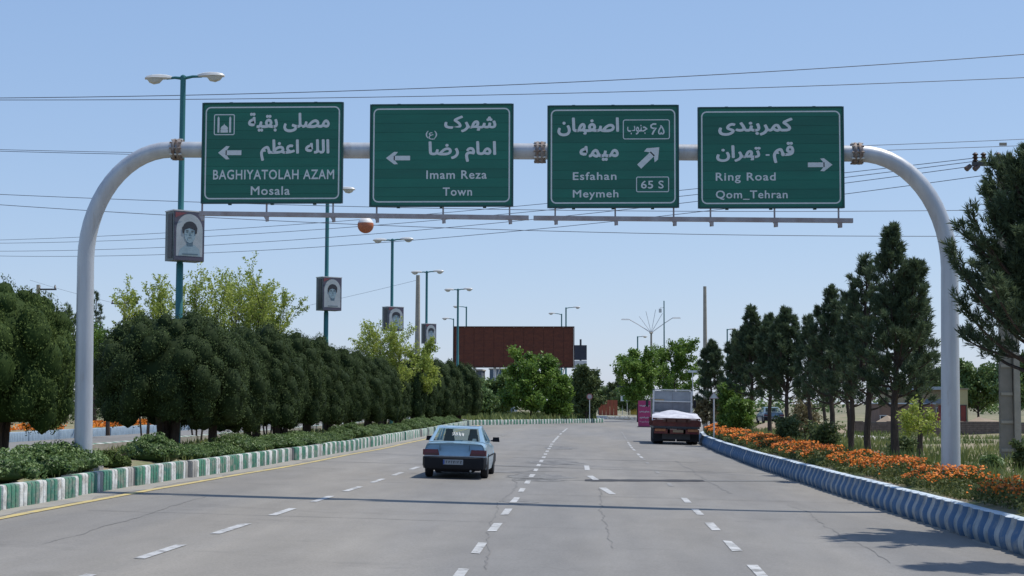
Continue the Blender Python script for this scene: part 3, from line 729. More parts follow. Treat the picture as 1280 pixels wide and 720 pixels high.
def portrait_box(label, x, y, z, w, h, d, rz, var):
    root = empty('portrait_box', label, 'poster box', (x, y, z), rz, 'portrait boxes fixed to the street lights')
    b = MB(); b.box((0, 0, h/2), (w, d, h)); b.obj('casing', pt['side'], root)
    b = MB(); b.box((0, 0, h+.02), (w+.04, d+.04, .035)); b.obj('lid', M['lamp_shell'], root)
    b = MB(); b.box((-w/2-.012, -d*.12, h/2), (.02, d*.5, h*.9)); b.obj('side_panel', M['dark_metal'], root)
    yy = -d/2
    b = MB(); b.box((0, yy-.01, h/2), (w-.02, .02, h-.02)); pr_ = b.obj('poster', pt['border'], root)
    W, H_ = w*.5, h
    lay = yy-.021
    def fl(nm, poly, m):
        nonlocal lay
        lay -= .003; b = MB(); b.add([(px, lay, pz) for px, pz in poly], [tuple(range(len(poly)))]); return b.obj(nm, m, pr_)
    fl('arch_print', [(-W*.86, h*.09), (W*.86, h*.09)] + ell(0, h*.62, W*.86, h*.33, 14, 0, 180), pt['pale'])
    k = .92 + .06*var
    fl('shoulder_print', [(-W*.7, h*.10), (W*.72, h*.10), (W*.66, h*.24), (W*.3, h*.33), (-W*.2, h*.33), (-W*.62, h*.22)], pt['pale'] if var % 2 else pt['face'])
    fl('neck_print', [(-W*.16, h*.30), (W*.22, h*.30), (W*.24, h*.42), (-W*.2, h*.42)], pt['shade'])
    fl('face_print', ell(W*.02, h*.55, W*.40*k, h*.19), pt['face'])
    fl('hair_print', ell(W*.02, h*.66, W*.50*k, h*.14, 12, -8, 188) + [(-W*.30, h*.63), (0, h*.665), (W*.30, h*.63)], pt['hair'])
    for s in (-1, 1): fl('hair_print', [(s*W*.36, h*.54), (s*W*.46, h*.56), (s*W*.5, h*.68), (s*W*.3, h*.68)][::s], pt['hair'])
    for s in (-1, 1): fl('eye_print', ell(s*W*.16, h*.575, W*.08, h*.013, 8), pt['shade'])
    for s in (-1, 1): fl('brow_print', ell(s*W*.17, h*.605, W*.11, h*.010, 8), pt['hair'])
    fl('nose_print', [(-W*.05, h*.51), (W*.05, h*.51), (W*.02, h*.58), (-W*.01, h*.58)], pt['shade'])
    fl('mouth_print', ell(0, h*.465, W*.12, h*.010, 8), pt['shade'])
    fl('caption_print', [(-W*.5, h*.115), (W*.55, h*.12), (W*.55, h*.145), (-W*.5, h*.14)], pt['shade'])
    fl('ribbon_print', [(-W*.96, h*.86), (-W*.2, h*.97), (-W*.96, h*.97)], pt['reds'])
    return root
LP = [(229, 97, 49.0, (204, 253, 264.5, 326), 'first'), (409.5, 238, 74.5, (394, 426, 347, 388), ''), (490.5, 300, 98, (477, 504, 384, 413.5), ''), (533.5, 340, 121, (526, 545, 405, 429.5), ''), (572.5, 362, 141, None, '')]
lbl = ['tallest street light, with two lamps, rising behind the sign with the mosque symbol', 'street light with a lamp showing between the first two green signs', 'slim street light by the sparse lime tree', 'small street light with two lamps just beside the bare concrete pole', 'small street light with two lamps in front of the brown billboard end']
plb = ['largest portrait box, black and white portrait of a dark-haired young man', 'portrait box on the second pole, curly-haired man on a grey poster', 'portrait box above the lime tree, oval frame round the face', 'smallest portrait box, half hidden by the bare concrete pole']
for i, (px, py, Y, bx, _) in enumerate(LP):
    p = P(px, py, Y); street_light(lbl[i], p.x, Y, p.z, .55, s=1.15)
    if bx:
        a = P(bx[0], bx[3], Y-.3); c = P(bx[1], bx[2], Y-.3); w = (c.x-a.x)
        portrait_box(plb[i], (a.x+c.x)/2, Y-.05, a.z, w*.86, c.z-a.z, w*.50, R(40), i)

# ------------------------------------------------------------------ other poles, lamps and the ball on the wire
def far_lamp(label, px, py, Y, arms, r=.08, s=1.2, zb=0):
    p = P(px, py, Y); return street_light(label, p.x, Y, p.z, zb, arms, s, r, 'street lights beyond the junction')
far_lamp('short single-armed lamp just left of the brown billboard', 567, 399, 190, ((-.9, .1),))
far_lamp('teal lamp pole behind the left part of the brown billboard', 583, 384, 200, ((-1.2, .1),), .11)
far_lamp('lamp with its arm to the left above the right part of the billboard', 702, 393, 205, ((-1.2, .15),), .10)
far_lamp('thicker lamp pole with its arm to the right above the billboard', 707.5, 385, 200, ((1.3, .1),), .11)
far_lamp('small dark lamp rising above the round green tree', 797, 421, 230, ((.9, .05),), .12)
far_lamp('single lamp pole rising behind the dark pines', 909, 412, 180, ((.6, .05),), .09)
far_lamp('tiny lamp among the distant trees below the billboard end', 748, 462, 320, ((-1, .1),), .09)
def tapered_pole(label, px, ptop, Y, zb, r0, r1, arms=(), cat='utility pole', lean=0):
    p = P(px, ptop, Y); root = empty('utility_pole', label, cat, (p.x, Y, zb)); h = p.z-zb
    b = MB(); b.tube([(0, 0, -.2), (lean*.5, 0, h*.5), (lean, 0, h)], [r0, (r0+r1)/2, r1], 10); b.obj('pole', M['concrete'], root, smooth=True)
    for z, x0, x1 in arms:
        b = MB(); b.box(((x0+x1)/2, 0, h-z), (x1-x0, .12, .12)); a = b.obj('crossarm', M['dark_metal'], root)
        for x in (x0+.1, x1-.1) + (((x0+x1)/2,) if x1-x0 > 2 else ()):
            b = MB(); b.lathe([(.03, 0), (.09, .05), (.05, .1), (.09, .15), (.04, .22), (.05, .28)], 8, (x, 0, h-z+.06)); b.obj('insulator', M['insul'], a, smooth=True)
    return root
tapered_pole('bare grey concrete pole without a lamp, rising out of the lime tree', 522.5, 344, 104, .4, .24, .13)
tapered_pole('tall weathered pole rising above the dark pines behind the parked truck', 881, 358, 125, .2, .21, .13)
tapered_pole('pole with a crossarm peeping over the first round tree', 48, 356, 120, .2, .2, .14, ((.35, .0, 1.4),))
tapered_pole('pole with a T-shaped crossarm above the light green tree', 156, 378, 150, .2, .2, .14, ((.1, -1.3, 1.3),))
# multi-armed mast
p = P(814, 416, 215); mr = empty('lamp_mast', 'mast with a fan of thin arms and two wide lamps above the round green tree', 'lamp mast', (p.x, 215, 0)); h = p.z
b = MB(); b.tube([(0, 0, 0), (0, 0, h*.6), (0, 0, h)], [.2, .16, .13], 10); b.lathe([(.2, h-.1), (.28, h), (.2, h+.1)], 10); b.obj('pole', M['concrete'], mr, smooth=True)
for ex, ez in ((-3.5, 1.8), (3.4, 2.0)):
    b = MB(); b.tube([(0, 0, h), (ex*.5, 0, h+ez*.62), (ex*.86, 0, h+ez*1.02)], .06, 6); b.obj('arm', M['white_metal'], mr)
    b = MB(); b.box((ex, 0, h+ez), (1.1, .4, .16), top=(.8, .6)); b.obj('lamp_head', M['lamp_shell'], mr)
for ex, ez in ((-1.6, 2.2), (-.7, 2.9), (.6, 3.1), (1.5, 2.6)):
    b = MB(); b.tube([(0, 0, h), (ex, 0, h+ez)], .035, 5); b.obj('spoke', M['white_metal'], mr)
p = P(830, 376, 210); r_ = empty('radio_mast', 'thin grey mast with a small box, right of the fan-shaped lamp mast', 'mast', (p.x, 210, 0))
b = MB(); b.tube([(0, 0, 0), (0, 0, p.z)], [.12, .07], 8); b.obj('pole', M['teal'], r_, smooth=True)
b = MB(); b.box((-.5, 0, p.z-1.3), (.35, .3, .5)); b.tube([(0, 0, p.z-.9), (-.5, 0, p.z-.9), (-.5, 0, p.z-1.2)], .03, 5); b.obj('box', M['lamp_shell'], r_)
# big H-section concrete pole at the right
HY = 50.0
p = P(1263, 577, HY); zb = p.z; ztop = P(1256, 196, HY).z
hp = empty('concrete_pole', 'thick rectangular concrete pole with recessed panels, standing in the field at the right', 'utility pole', (p.x, HY, zb))
hh = ztop-zb
b = MB(); b.box((.20, -.02, hh/2), (.20, .40, hh), top=(.6, .6)); b.obj('flange_face', M['concrete'], hp)
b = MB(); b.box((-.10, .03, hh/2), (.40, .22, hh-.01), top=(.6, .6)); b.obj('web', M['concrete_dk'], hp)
for k in range(12):
    z = .35 + k*.86; f = 1 - .4*z/hh; b = MB(); b.box((-.10*f, -.09*f, z), (.38*f, .05, .09)); b.obj('rung', M['concrete'], hp)
b = MB(); b.box((0, 0, -.02), (1.6, 1.2, .12)); b.obj('footing', M['k_conc'], hp)
b = MB(); b.box((-.2, -.2, hh-.25), (1.7, .12, .12)); ca = b.obj('crossarm', M['dark_metal'], hp)
for x in (-.95, -.7, -.25, .1, .5):
    b = MB(); b.lathe([(.03, 0), (.10, .04), (.05, .09), (.10, .14), (.05, .19), (.10, .24), (.03, .30)], 8, (x, -.2, hh-.19)); b.obj('insulator', M['insul'], ca, smooth=True)
for x in (-1.1, -.85):
    b = MB(); b.tube([(x, -.2, hh-.3), (x-.15, -.25, hh-.42)], [.07, .09], 7); b.obj('insulator', M['insul'], ca, smooth=True)
# cables
def cable(label, pts, D0, D1, r=.012):
    (x0, y0), (x1, y1), (x2, y2) = pts
    a = [P(x0, y0, D0), P(x1, y1, D0+(D1-D0)*(x1-x0)/(x2-x0)), P(x2, y2, D1)]
    X = [v.x for v in a]; Z = [v.z for v in a]
    c = np.polyfit(X, Z, 2)
    span = X[2]-X[0]; xs = np.linspace(X[0]-span*.12, X[2]+span*.12 if x2 > 1270 else X[2], 26)
    b = MB(); b.tube([(x, D0+(D1-D0)*(x-X[0])/span, float(np.polyval(c, x))) for x in xs], r, 5)
    o = b.mesh('overhead_cable', M['wire']); return setp(link('overhead_cable', o), label, 'cable', 'overhead cables across the sky')
cable('topmost overhead cable, climbing to the right above all the signs', [(0, 122.5), (640, 106), (1280, 68)], 62, 62, .016)
cable('second highest overhead cable, just under the topmost one', [(0, 125), (690, 117), (1280, 97)], 64, 64, .015)
cable('cable level with the gantry beam, passing the bend of the post', [(0, 187), (640, 192), (1280, 174)], 66, 66)
cable('lower cable of the pair level with the gantry beam', [(0, 189), (640, 196), (1280, 182)], 66, 66)
cable('cable running just under the green signs and above the rail at the right', [(0, 243), (640, 262), (1280, 262)], 62, 62)
cable('cable that carries the orange and white ball', [(0, 256), (457, 281), (1280, 295)], 60, 60)
for k, pp in enumerate([[(0, 300), (500, 286), (1232, 196)], [(0, 304), (500, 294), (1232, 200)], [(0, 314), (500, 304), (1236, 205)], [(0, 320), (500, 315), (1240, 218)]]):
    cable(['uppermost of the four thin cables fanning out from the insulators at the right', 'second of the four thin cables reaching the insulators at the right', 'third of the four thin cables reaching the insulators at the right', 'lowest of the four thin cables reaching the insulators at the right'][k], pp, 85, 50, .011)
cable('faint thin cable rising to the bare concrete pole', [(120, 428), (330, 394), (522, 350)], 118, 104, .009)
cable('faint thin cable from the crossarm pole over the round tree', [(70, 360), (115, 372), (300, 400)], 120, 140, .01)
p = P(457, 281.5, 60)
bb = MB(); n = 18
prof = [(.001, -.31)] + [(.31*math.cos(R(a)), .31*math.sin(R(a))) for a in range(-75, 16, 15)]; bb.lathe(prof, n, (p.x, 60, p.z))
ball = empty('marker_ball', 'orange and white warning ball hanging on the cable below the second sign', 'marker ball', (p.x, 60, p.z))
bb.v = [(x-p.x, y-60, z-p.z) for x, y, z in bb.v]; bb.obj('lower_half', M['ball_o'], ball, smooth=True)
bb = MB(); bb.lathe([(.31*math.cos(R(a)), .31*math.sin(R(a))) for a in (15, 30, 45, 60, 75, 89)], n); bb.obj('upper_half', M['ball_w'], ball, smooth=True)
bb = MB(); bb.box((0, 0, .33), (.1, .06, .06)); bb.obj('clamp', M['bar'], ball)

# ------------------------------------------------------------------ vegetation: makers
def crown_mesh(name, parts, m, core=None):
    C, U, W, T = [np.concatenate([p[i] for p in parts]) for i in range(4)]
    return quads_mesh(name, C, U, W, T, m, core)
def cluster(c, rad, n, size, aspect, tone, tv=.18, shell=.0, lean=None, k=0.0):
    d = rand_dirs(n); r = nr.uniform(shell, 1, (n, 1)) ** .6
    p = np.array(c) + d * r * np.array(rad)
    L = lean if lean is not None else d
    U, W = leaf_axes(n, size, aspect, np.broadcast_to(L, (n, 3)) if lean is not None else d, k)
    return p, U, W, np.clip(tone + nr.normal(0, tv, n), 0, 1)
def shell(c, rad, n, size, aspect, tone, tv, zmin=-1.0, nz=.45):
    d = rand_dirs(n); d = d[d[:, 2] > zmin]; n = len(d); r = nr.uniform(.90, 1.10, (n, 1)) + np.abs(nr.normal(0, .06, (n, 1)))
    p = np.array(c) + d*r*np.array(rad); nn = unit(d/np.array(rad)*rad[0] + nr.normal(size=(n, 3))*nz)
    up = unit(np.array([0, 0, 1.0]) + .6*d + nr.normal(size=(n, 3))*.35); e = unit(np.cross(nn, up)); u = unit(np.cross(e, nn))
    s = size*nr.uniform(.6, 1.4, (n, 1))
    return p, u*s, e*s*aspect, np.clip(tone + nr.normal(0, tv, n), 0, 1)
def ell_solid(b, c, r, n=9, rings=5):
    """low ellipsoid lobe under the sprays"""
    b.lathe([(max(.01, math.cos(a)), math.sin(a)) for a in [PI*(-.5 + (k+.15)/(rings+.3-.0)) for k in range(rings+1)]], n, (0, 0, 0))
    m = n*(rings+1); w = rnd.random()
    for q in range(len(b.v)-m, len(b.v)):
        x, y, z = b.v[q]; k = 1 + .10*math.sin(5*x+3*z+w*9) + .08*math.sin(6*y-4*z+w*5)
        b.v[q] = (c[0]+x*r[0]*k, c[1]+y*r[1]*k, c[2]+z*r[2]*k)
def clipped_mesh(h, rx, nl=110, per=560, m=None, z0=.95, size=.032, sharp=1.0):
    parts = []; core = MB()
    def rr(t):
        if t > .36: return rx * max(0, 1 - ((t-.36)/.64)**(2*sharp)) ** .5
        return rx * (.70 + .30*math.sqrt(max(0, 1-((.36-t)/.36)**2)))
    core.lathe([(rr(t)*.84+.01, z0+.12+t*(h-z0)*.93) for t in (0, .1, .25, .4, .55, .7, .85, .95)], 14)
    for i in range(nl):
        t = .03 + .93*((i+.5)/nl)**1.12; a = i*2.39996 + rnd.uniform(-.35, .35)
        r = rr(t)*rnd.uniform(.80, .93); lr = rnd.uniform(.26, .44) * (1.0 if t < .8 else .85); el = rnd.uniform(1.15, 1.6)
        c = (r*math.cos(a), r*math.sin(a), z0 + .15 + t*(h-z0-.35))
        parts.append(shell(c, (lr, lr, lr*el), int(per*(lr/.35)**2), size, .42, rnd.uniform(.30, .70), .2, -.75, .65))
        ell_solid(core, c, (lr*.80, lr*.80, lr*el*.80))
    return crown_mesh('crown', parts, m or M['cypress'], core)
def trunk_mesh(h, r, n=3, spread=.35, m=None):
    b = MB()
    for k in range(n):
        a = 2*PI*k/n + rnd.random(); s = spread if n > 1 else .06
        b.tube([(s*.35*math.cos(a), s*.35*math.sin(a), -.15), (s*.6*math.cos(a), s*.6*math.sin(a), h*.4), (s*1.3*math.cos(a), s*1.3*math.sin(a), h)], [r, r*.8, r*.5], 8)
    return b.mesh('trunk', m or M['bark'], True)
def plant(name, label, cat, loc, parts, rz=0, s=1.0, group=None):
    r_ = empty(name, label, cat, loc, rz, group)
    r_.scale = s if isinstance(s, tuple) else (s, s, s)
    for nm, me in parts: link(nm, me, r_)
    return r_
def pine_meshes(h, rb, zc, nb=54, tufts=18, per=24, nsize=.09, seed=0):
    rr = random.Random(seed); b = MB(); parts = []; r0 = .045 + h*.013
    def leader(base, top, z_lo, rbl, n, rad0):
        """one stem from base to top with whorls of branches above z_lo"""
        base, top = Vector(base), Vector(top); N = 8
        pts = [base.lerp(top, k/N) + Vector((math.sin(k*1.3+seed)*.05, math.cos(k*1.7+seed)*.05, 0))*(1 if 0 < k < N else 0) for k in range(N+1)]
        b.tube(pts, [rad0*(1-.88*k/N) for k in range(N+1)], 8)
        H = top.z-base.z; bulge = [rr.uniform(.55, 1.25) for _ in range(9)]
        for i in range(n):
            t = (i + rr.random())/n; z = z_lo + (top.z-.08-z_lo)*t**.92; f = max(0, min(.999, (z-base.z)/H))*N; k0 = int(f); o = pts[k0].lerp(pts[k0+1], f-k0)
            a = i*2.39996 + rr.uniform(-.5, .5)
            L = rbl*min(1, .62+t*2)*(1-t)**.85*rr.uniform(.5, 1.2)*bulge[int(t*8)] + .14
            e0 = rr.uniform(-.05, .45)+.7*t; seg = [o]; ns = 5; p = o.copy()
            for k in range(ns):
                e = e0 + .65*k/ns; p = p + Vector((math.cos(a)*math.cos(e), math.sin(a)*math.cos(e), math.sin(e)))*(L/ns); seg.append(p.copy())
            b.tube(seg, [max(.010, rad0*.30*(1-t))*(1-.8*k/ns)+.005 for k in range(ns+1)], 5, False)
            nt = max(3, int(tufts*(.30+L/max(rb, .1)*.85)))
            for q in range(nt):
                ff = .34 + .66*((q+rr.random())/nt)**.8; k = min(ns-1, int(ff*ns)); c = seg[k].lerp(seg[k+1], min(1, ff*ns-k))
                sp = .30*(1.2-ff)*min(1, L+.15)
                c = np.array(c) + np.array([rr.uniform(-1, 1)*sp, rr.uniform(-1, 1)*sp, rr.uniform(-.2, 1.0)*sp])
                dr = np.array([math.cos(a)*.55, math.sin(a)*.55, .75+.4*t]) + np.array([rr.uniform(-.4, .4) for _ in range(3)]); dr /= np.linalg.norm(dr)
                d = unit(nr.normal(size=(per, 3))*.50 + dr); ln = nr.uniform(.7, 1.2, (per, 1))*nsize
                pos = c + d*ln + dr*nr.uniform(0, .16, (per, 1)); e_ = unit(np.cross(d, rand_dirs(per))); tone = rr.uniform(.2, .7)
                parts.append((pos, d*ln, e_*ln*.13, np.clip(tone + nr.normal(0, .16, per), 0, 1)))
        for q in range(7):
            c = np.array(top) - np.array([0, 0, .08*q]); d = unit(nr.normal(size=(per, 3))*.4 + np.array([0, 0, 1.0]))
            parts.append((c+d*nsize, d*nsize, unit(np.cross(d, rand_dirs(per)))*nsize*.13, nr.uniform(.3, .8, per)))
    leader((0, 0, -.2), (rr.uniform(-.1, .1), rr.uniform(-.1, .1), h), zc, rb, nb, r0)
    for k in range(2 if rb > 1.2 else 1):
        a = rr.uniform(0, 2*PI); q = rb*rr.uniform(.25, .42); zb_ = h*rr.uniform(.38, .5)
        leader((q*.3*math.cos(a), q*.3*math.sin(a), zb_), (q*math.cos(a), q*math.sin(a), h*rr.uniform(.84, .95)), zb_+.3, rb*.55, nb//3, r0*.5)
    return [('trunk', b.mesh('trunk', M['bark'], True)), ('crown', crown_mesh('crown', parts, M['pine']))]
def broadleaf_meshes(h, r, m, zc=.3, n1=7, n2=5, n3=3, per=40, lsize=.07, clr=.38, up=.7, seed=0, stems=1, bark=None, tr=None, tone=(.2, .8), asp=.5):
    rr = random.Random(seed); b = MB(); parts = []; tr = tr or .03+h*.014
    zt = h*zc
    for s in range(stems):
        a0 = 2*PI*s/stems + rr.random(); off = .0 if stems == 1 else r*.25
        top = Vector((off*math.cos(a0)*1.6, off*math.sin(a0)*1.6, h*.72))
        base = Vector((off*.3*math.cos(a0), off*.3*math.sin(a0), -.15)); mid = base.lerp(top, .5) + Vector((rr.uniform(-.1, .1), rr.uniform(-.1, .1), 0))*h*.15
        b.tube([base, mid, top], [tr, tr*.7, tr*.25], 8)
        for i in range(n1):
            f = (i+rr.random()*.7)/n1; z = zt + (h*.72-zt)*f
            st = base.lerp(mid, min(1, z/(h*.36))) if z < h*.36 else mid.lerp(top, min(1, (z-h*.36)/(h*.36)))
            a = i*2.39996 + rr.uniform(-.4, .4) + s
            L = r*rr.uniform(.6, .95)*(1.1-.35*f); el = up*rr.uniform(.6, 1.3)
            en = st + Vector((math.cos(a)*math.cos(el), math.sin(a)*math.cos(el), math.sin(el)*1.1))*L
            md = st.lerp(en, .5) + Vector((0, 0, -.06*L))
            b.tube([st, md, en], [tr*.42, tr*.28, tr*.13], 5, False)
            for j in range(n2):
                g = .35+.65*(j+.5)/n2; s2 = (st.lerp(md, g*2) if g < .5 else md.lerp(en, g*2-1))
                d2 = Vector((rr.uniform(-1, 1)+math.cos(a)*.4, rr.uniform(-1, 1)+math.sin(a)*.4, rr.uniform(-.1, 1.1)+up*.4)).normalized()*L*rr.uniform(.3, .5)
                e2 = s2+d2; b.tube([s2, e2], [tr*.13, tr*.06], 4, False)
                tn = rr.uniform(*tone)
                for k in range(n3):
                    c = s2.lerp(e2, (k+1)/n3)
                    rad = clr*rr.uniform(.6, 1.15)
                    parts.append(cluster(tuple(c), (rad, rad, rad*.9), per, lsize, asp, tn, .14))
    return [('trunk', b.mesh('trunk', bark or M['bark'], True)), ('crown', crown_mesh('crown', parts, m))]

# ------------------------------------------------------------------ clipped conifers along the median
CY = [clipped_mesh(4.35, 2.0), clipped_mesh(4.3, 1.75, sharp=1.05, z0=.65), clipped_mesh(4.4, 1.7, sharp=.8, z0=.6), clipped_mesh(4.3, 1.75, m=M['cypress_l'], sharp=.9)]
CYF = [clipped_mesh(4.35, 1.75, 75, 300, size=.045, z0=.5), clipped_mesh(4.35, 1.6, 75, 300, size=.045, sharp=.75, z0=.5)]
TR = [trunk_mesh(2.2, .13, 3), trunk_mesh(2.2, .12, 4, .45), trunk_mesh(2.2, .17, 2, .3)]
rowD = [(36.3, 2, 342, .88), (47.5, 214, 383, 1.12), (53, 268, 405, .96), (58.3, 318, 402, 1.02), (63.5, 352, 408, 1.0), (68.5, 385, 418, 1.0), (74.5, 412, 428, 1.0), (81, 438, 436, 1.0), (88, 461, 441, 1.0), (95, 479, 446, 1.0), (102, 499, 446, 1.0), (109.5, 517, 447, 1.0), (117.5, 536, 449, 1.02), (126, 553, 446, 1.1), (131, 573, 450, 1.1)]
row_lab = ['light green round clipped conifer at the foot of the left gantry post', 'broadest dark clipped conifer, on several trunks, below the largest portrait box', 'clipped conifer merging into the broad dark one behind it', 'clipped conifer with upright lobes, below the street light with the curly-haired portrait', 'narrow clipped conifer just before the very dark one', 'very dark clipped conifer at the foot of the second street light',
           'seventh clipped conifer of the row, past the very dark one', 'clipped conifer just before the sparse lime tree', 'slim clipped conifer whose top meets the sparse lime tree', 'slim clipped conifer under the small oval portrait', 'clipped conifer below the bare concrete pole', 'clipped conifer in front of the bright lime shrub', 'clipped conifer above the roof of the blue car', 'last but one clipped conifer before the brown billboard', 'last clipped conifer of the row, next to the billboard legs']
for i, (D, px, top, s) in enumerate(rowD):
    p = P(px, top, D); zb = median_z(max(-16, min(-11, p.x))) - .05
    k = (p.z-zb)/4.5
    me = (CY if D < 90 else CYF)
    me = me[3] if i == 0 else me[0] if i == 1 else me[1 + i % 2] if D < 90 else me[i % 2]
    w = s*(1.0 if i else 1.12)
    plant('clipped_conifer', row_lab[i], 'tree', (p.x, D, zb), [('crown', me), ('trunk', TR[i % 3])], rnd.uniform(0, 6), (w, w, k), 'clipped conifers in a row along the median')
# low bushes on the kerb side
def bush_mesh(r, h, m, per=200, nl=34, size=.032):
    parts = []; core = MB()
    core.lathe([(r*.55, .02), (r*.78, h*.15), (r*.76, h*.40), (r*.52, h*.62), (.02, h*.70)], 12)
    for i in range(nl):
        a = i*2.39996; q = math.sqrt((i+.5)/nl); x, y = r*.84*q*math.cos(a), r*.84*q*math.sin(a); z = h*(1-.62*q*q)*rnd.uniform(.72, 1.0)
        lr = r*rnd.uniform(.15, .24)
        parts.append(shell((x, y, z*.82), (lr, lr, lr*.9), per, size, .5, rnd.uniform(.3, .75), .2, -.6, .8)); ell_solid(core, (x, y, z*.80), (lr*.66, lr*.66, lr*.58), 7, 4)
    return crown_mesh('foliage', parts, m, core)
def bush_label(y):
    k = 'past the foot of the gantry post' if y < 66 else 'past the very dark conifer' if y < 95 else 'past the blue car, along the kerb'
    bcount[k] = bcount.get(k, 0) + 1
    return 'low bush, ' + ORD[bcount[k]-1 + (1 if y < 66 else 0)] + ' ' + k
BU = [bush_mesh(.92, .82, M['shrub']), bush_mesh(.88, .70, M['shrub']), bush_mesh(.78, .9, M['shrub']), bush_mesh(.7, .5, M['cypress_l'])]
b = MB()
for k in range(7): a = k*2.4; b.tube([(0, 0, -.1), (.3*math.cos(a), .3*math.sin(a), .2), (.55*math.cos(a), .55*math.sin(a), .42)], [.025, .018, .01], 5, False)
BST = b.mesh('stem', M['bark'])
bl = {0: 'low green bush at the left picture edge, below the light green round tree', 1: 'wide low bush in front of the light green round tree', 2: 'low bush just before the foot of the gantry post', 3: 'big low bush just past the foot of the gantry post', 4: 'yellowish low bush behind the worn grey kerb stone'}
y = 27.3; i = 0
ORD = 'first second third fourth fifth sixth seventh eighth ninth tenth eleventh twelfth thirteenth fourteenth fifteenth sixteenth seventeenth eighteenth nineteenth twentieth twenty-first twenty-second twenty-third twenty-fourth twenty-fifth twenty-sixth twenty-seventh twenty-eighth twenty-ninth thirtieth'.split()
bcount = {}
while y < 128:
    far = y > 60
    s = rnd.uniform(.72, 1.15) if i not in (1, 2, 3) else 1.2
    x = xl(y) - 1.0 - rnd.uniform(0, .25)
    v = rnd.randrange(3) if i != 4 else 3
    plant('low_bush', bl[i] if i in bl else bush_label(y), 'bush', (x, y, median_z(x)-.06), [('foliage', BU[v]), ('stem', BST)], rnd.uniform(0, 6), (s, s*1.1, s*rnd.uniform(.58, .88)), 'low bushes along the green and white kerb')
    y += rnd.uniform(2.0, 3.3) * (1 if i != 4 else 1.3); i += 1
# extra plants standing among the median trees
def bl_tree(name, label, px, top, D, zb, w, m, **k):
    p = P(px, top, D); h = (p.z-zb)*(1.12 if name == 'sapling' else 1.05)
    return plant(name, label, 'tree', (p.x, D, zb), broadleaf_meshes(h, w, m, **k), rnd.uniform(0, 6))
bl_tree('sapling', 'slender yellow-green sapling left of the largest portrait box', 186, 350, 66, .6, 2.0, M['lime'], zc=.35, n1=11, n2=6, n3=4, per=11, lsize=.055, clr=.17, up=1.2, seed=3, stems=3, tr=.04)
bl_tree('sapling', 'thin pale sapling right behind the pole of the largest portrait box', 250, 345, 64, .6, 2.0, M['lime'], zc=.35, n1=11, n2=6, n3=4, per=9, lsize=.055, clr=.17, up=1.25, seed=4, stems=3, tr=.04)
bl_tree('sapling', 'pale wispy sapling under the first rail hanger', 303, 345, 70, .6, 2.5, M['lime'], zc=.35, n1=14, n2=6, n3=4, per=9, lsize=.06, clr=.17, up=1.15, seed=5, stems=3, tr=.04)
bl_tree('sapling', 'yellow-green sapling ending the wispy group, left of the second street light', 338, 358, 74, .6, 2.1, M['lime'], zc=.35, n1=12, n2=6, n3=4, per=11, lsize=.06, clr=.18, up=1.1, seed=6, stems=3, tr=.04)
bl_tree('leafy_tree', 'bright green leafy tree between the gantry post and the broadest dark conifer', 138, 396, 78, .6, 1.9, M['fresh'], zc=.3, n1=9, n2=6, n3=3, per=34, lsize=.08, clr=.4, seed=8)
bl_tree('leafy_tree', 'yellowish green tree rising behind the narrow clipped conifer', 352, 398, 84, .6, 1.6, M['fresh'], zc=.3, n1=7, n2=5, n3=3, per=30, lsize=.09, clr=.4, seed=9)
bl_tree('lime_tree', 'sparse lime tree in front of the oval portrait', 482, 400, 92, .6, 2.3, M['lime'], zc=.25, n1=16, n2=7, n3=4, per=9, lsize=.065, clr=.22, up=1.0, seed=11, stems=3, tr=.04)
bl_tree('lime_shrub', 'dense bright lime shrub at the foot of the bare concrete pole', 527, 424, 102, .6, 2.0, M['lime'], zc=.2, n1=10, n2=6, n3=3, per=30, lsize=.09, clr=.4, up=.8, seed=12)
for i, (px, top, D, lab) in enumerate(((85, 384, 105, 'small dark pine peeping over the gap between first tree and gantry post'), (122, 368, 110, 'narrow dark pine top just right of the gantry post'), (76, 398, 100, 'low dark pine beside the small peeping pine'))):
    p = P(px, top, D); plant('pine_tree', lab, 'tree', (p.x, D, .5), pine_meshes(p.z-.5, 1.3, 1.2, 34, 9, 14, .13, 20+i), 0)

# ------------------------------------------------------------------ pines and shrubs on the right
def pine(label, px, top, D, zb=.42, rb=1.7, zc=1.3, **k):
    p = P(px, top, D); x = p.x
    return plant('pine_tree', label, 'tree', (x, D, zb), pine_meshes(p.z-zb, rb, zc, **k), 0, 1.0, 'pines along the right verge')
pine('large pine at the right picture edge, partly covering the gantry post', 1302, 192, 28.5, rb=2.75, zc=2.2, nb=135, tufts=36, per=34, nsize=.070, seed=1)
plant('pine_tree', 'pine standing beside the nearest stretch of barrier, casting the lowest shadow on the road', 'tree', (8.6, 23.9, .42), pine_meshes(8.6, 1.3, 3.4, 60, 14, 20, .10, 2), 0, 1.0, 'pines along the right verge')
pine('tallest pine left of the right gantry post, with a pointed double top', 1117, 289, 48, rb=1.75, zc=1.5, nb=80, tufts=24, per=26, nsize=.09, seed=3)
pine('pine with thin trunk leaning close to the tallest pointed pine', 1083, 325, 52, rb=1.3, zc=1.5, nb=56, tufts=14, per=22, seed=4)
pine('slim pine left of the tallest pointed pine', 1062, 372, 57, rb=1.25, zc=1.6, nb=50, seed=5)
pine('pine with a rounded top in the middle of the right-hand group', 1037, 364, 61, rb=1.6, zc=1.6, nb=64, tufts=15, seed=6)
pine('short pine between the rounded pine and the twin-topped pair', 1012, 400, 66, rb=1.2, zc=1.5, nb=46, seed=7)
pine('right one of the twin-topped pines in front of the parked pale car', 984, 390, 74, rb=1.6, zc=1.7, nb=60, nsize=.11, seed=8)
pine('narrow pine behind the twin-topped pines', 962, 398, 80, rb=1.3, zc=1.7, nb=46, nsize=.12, seed=9)
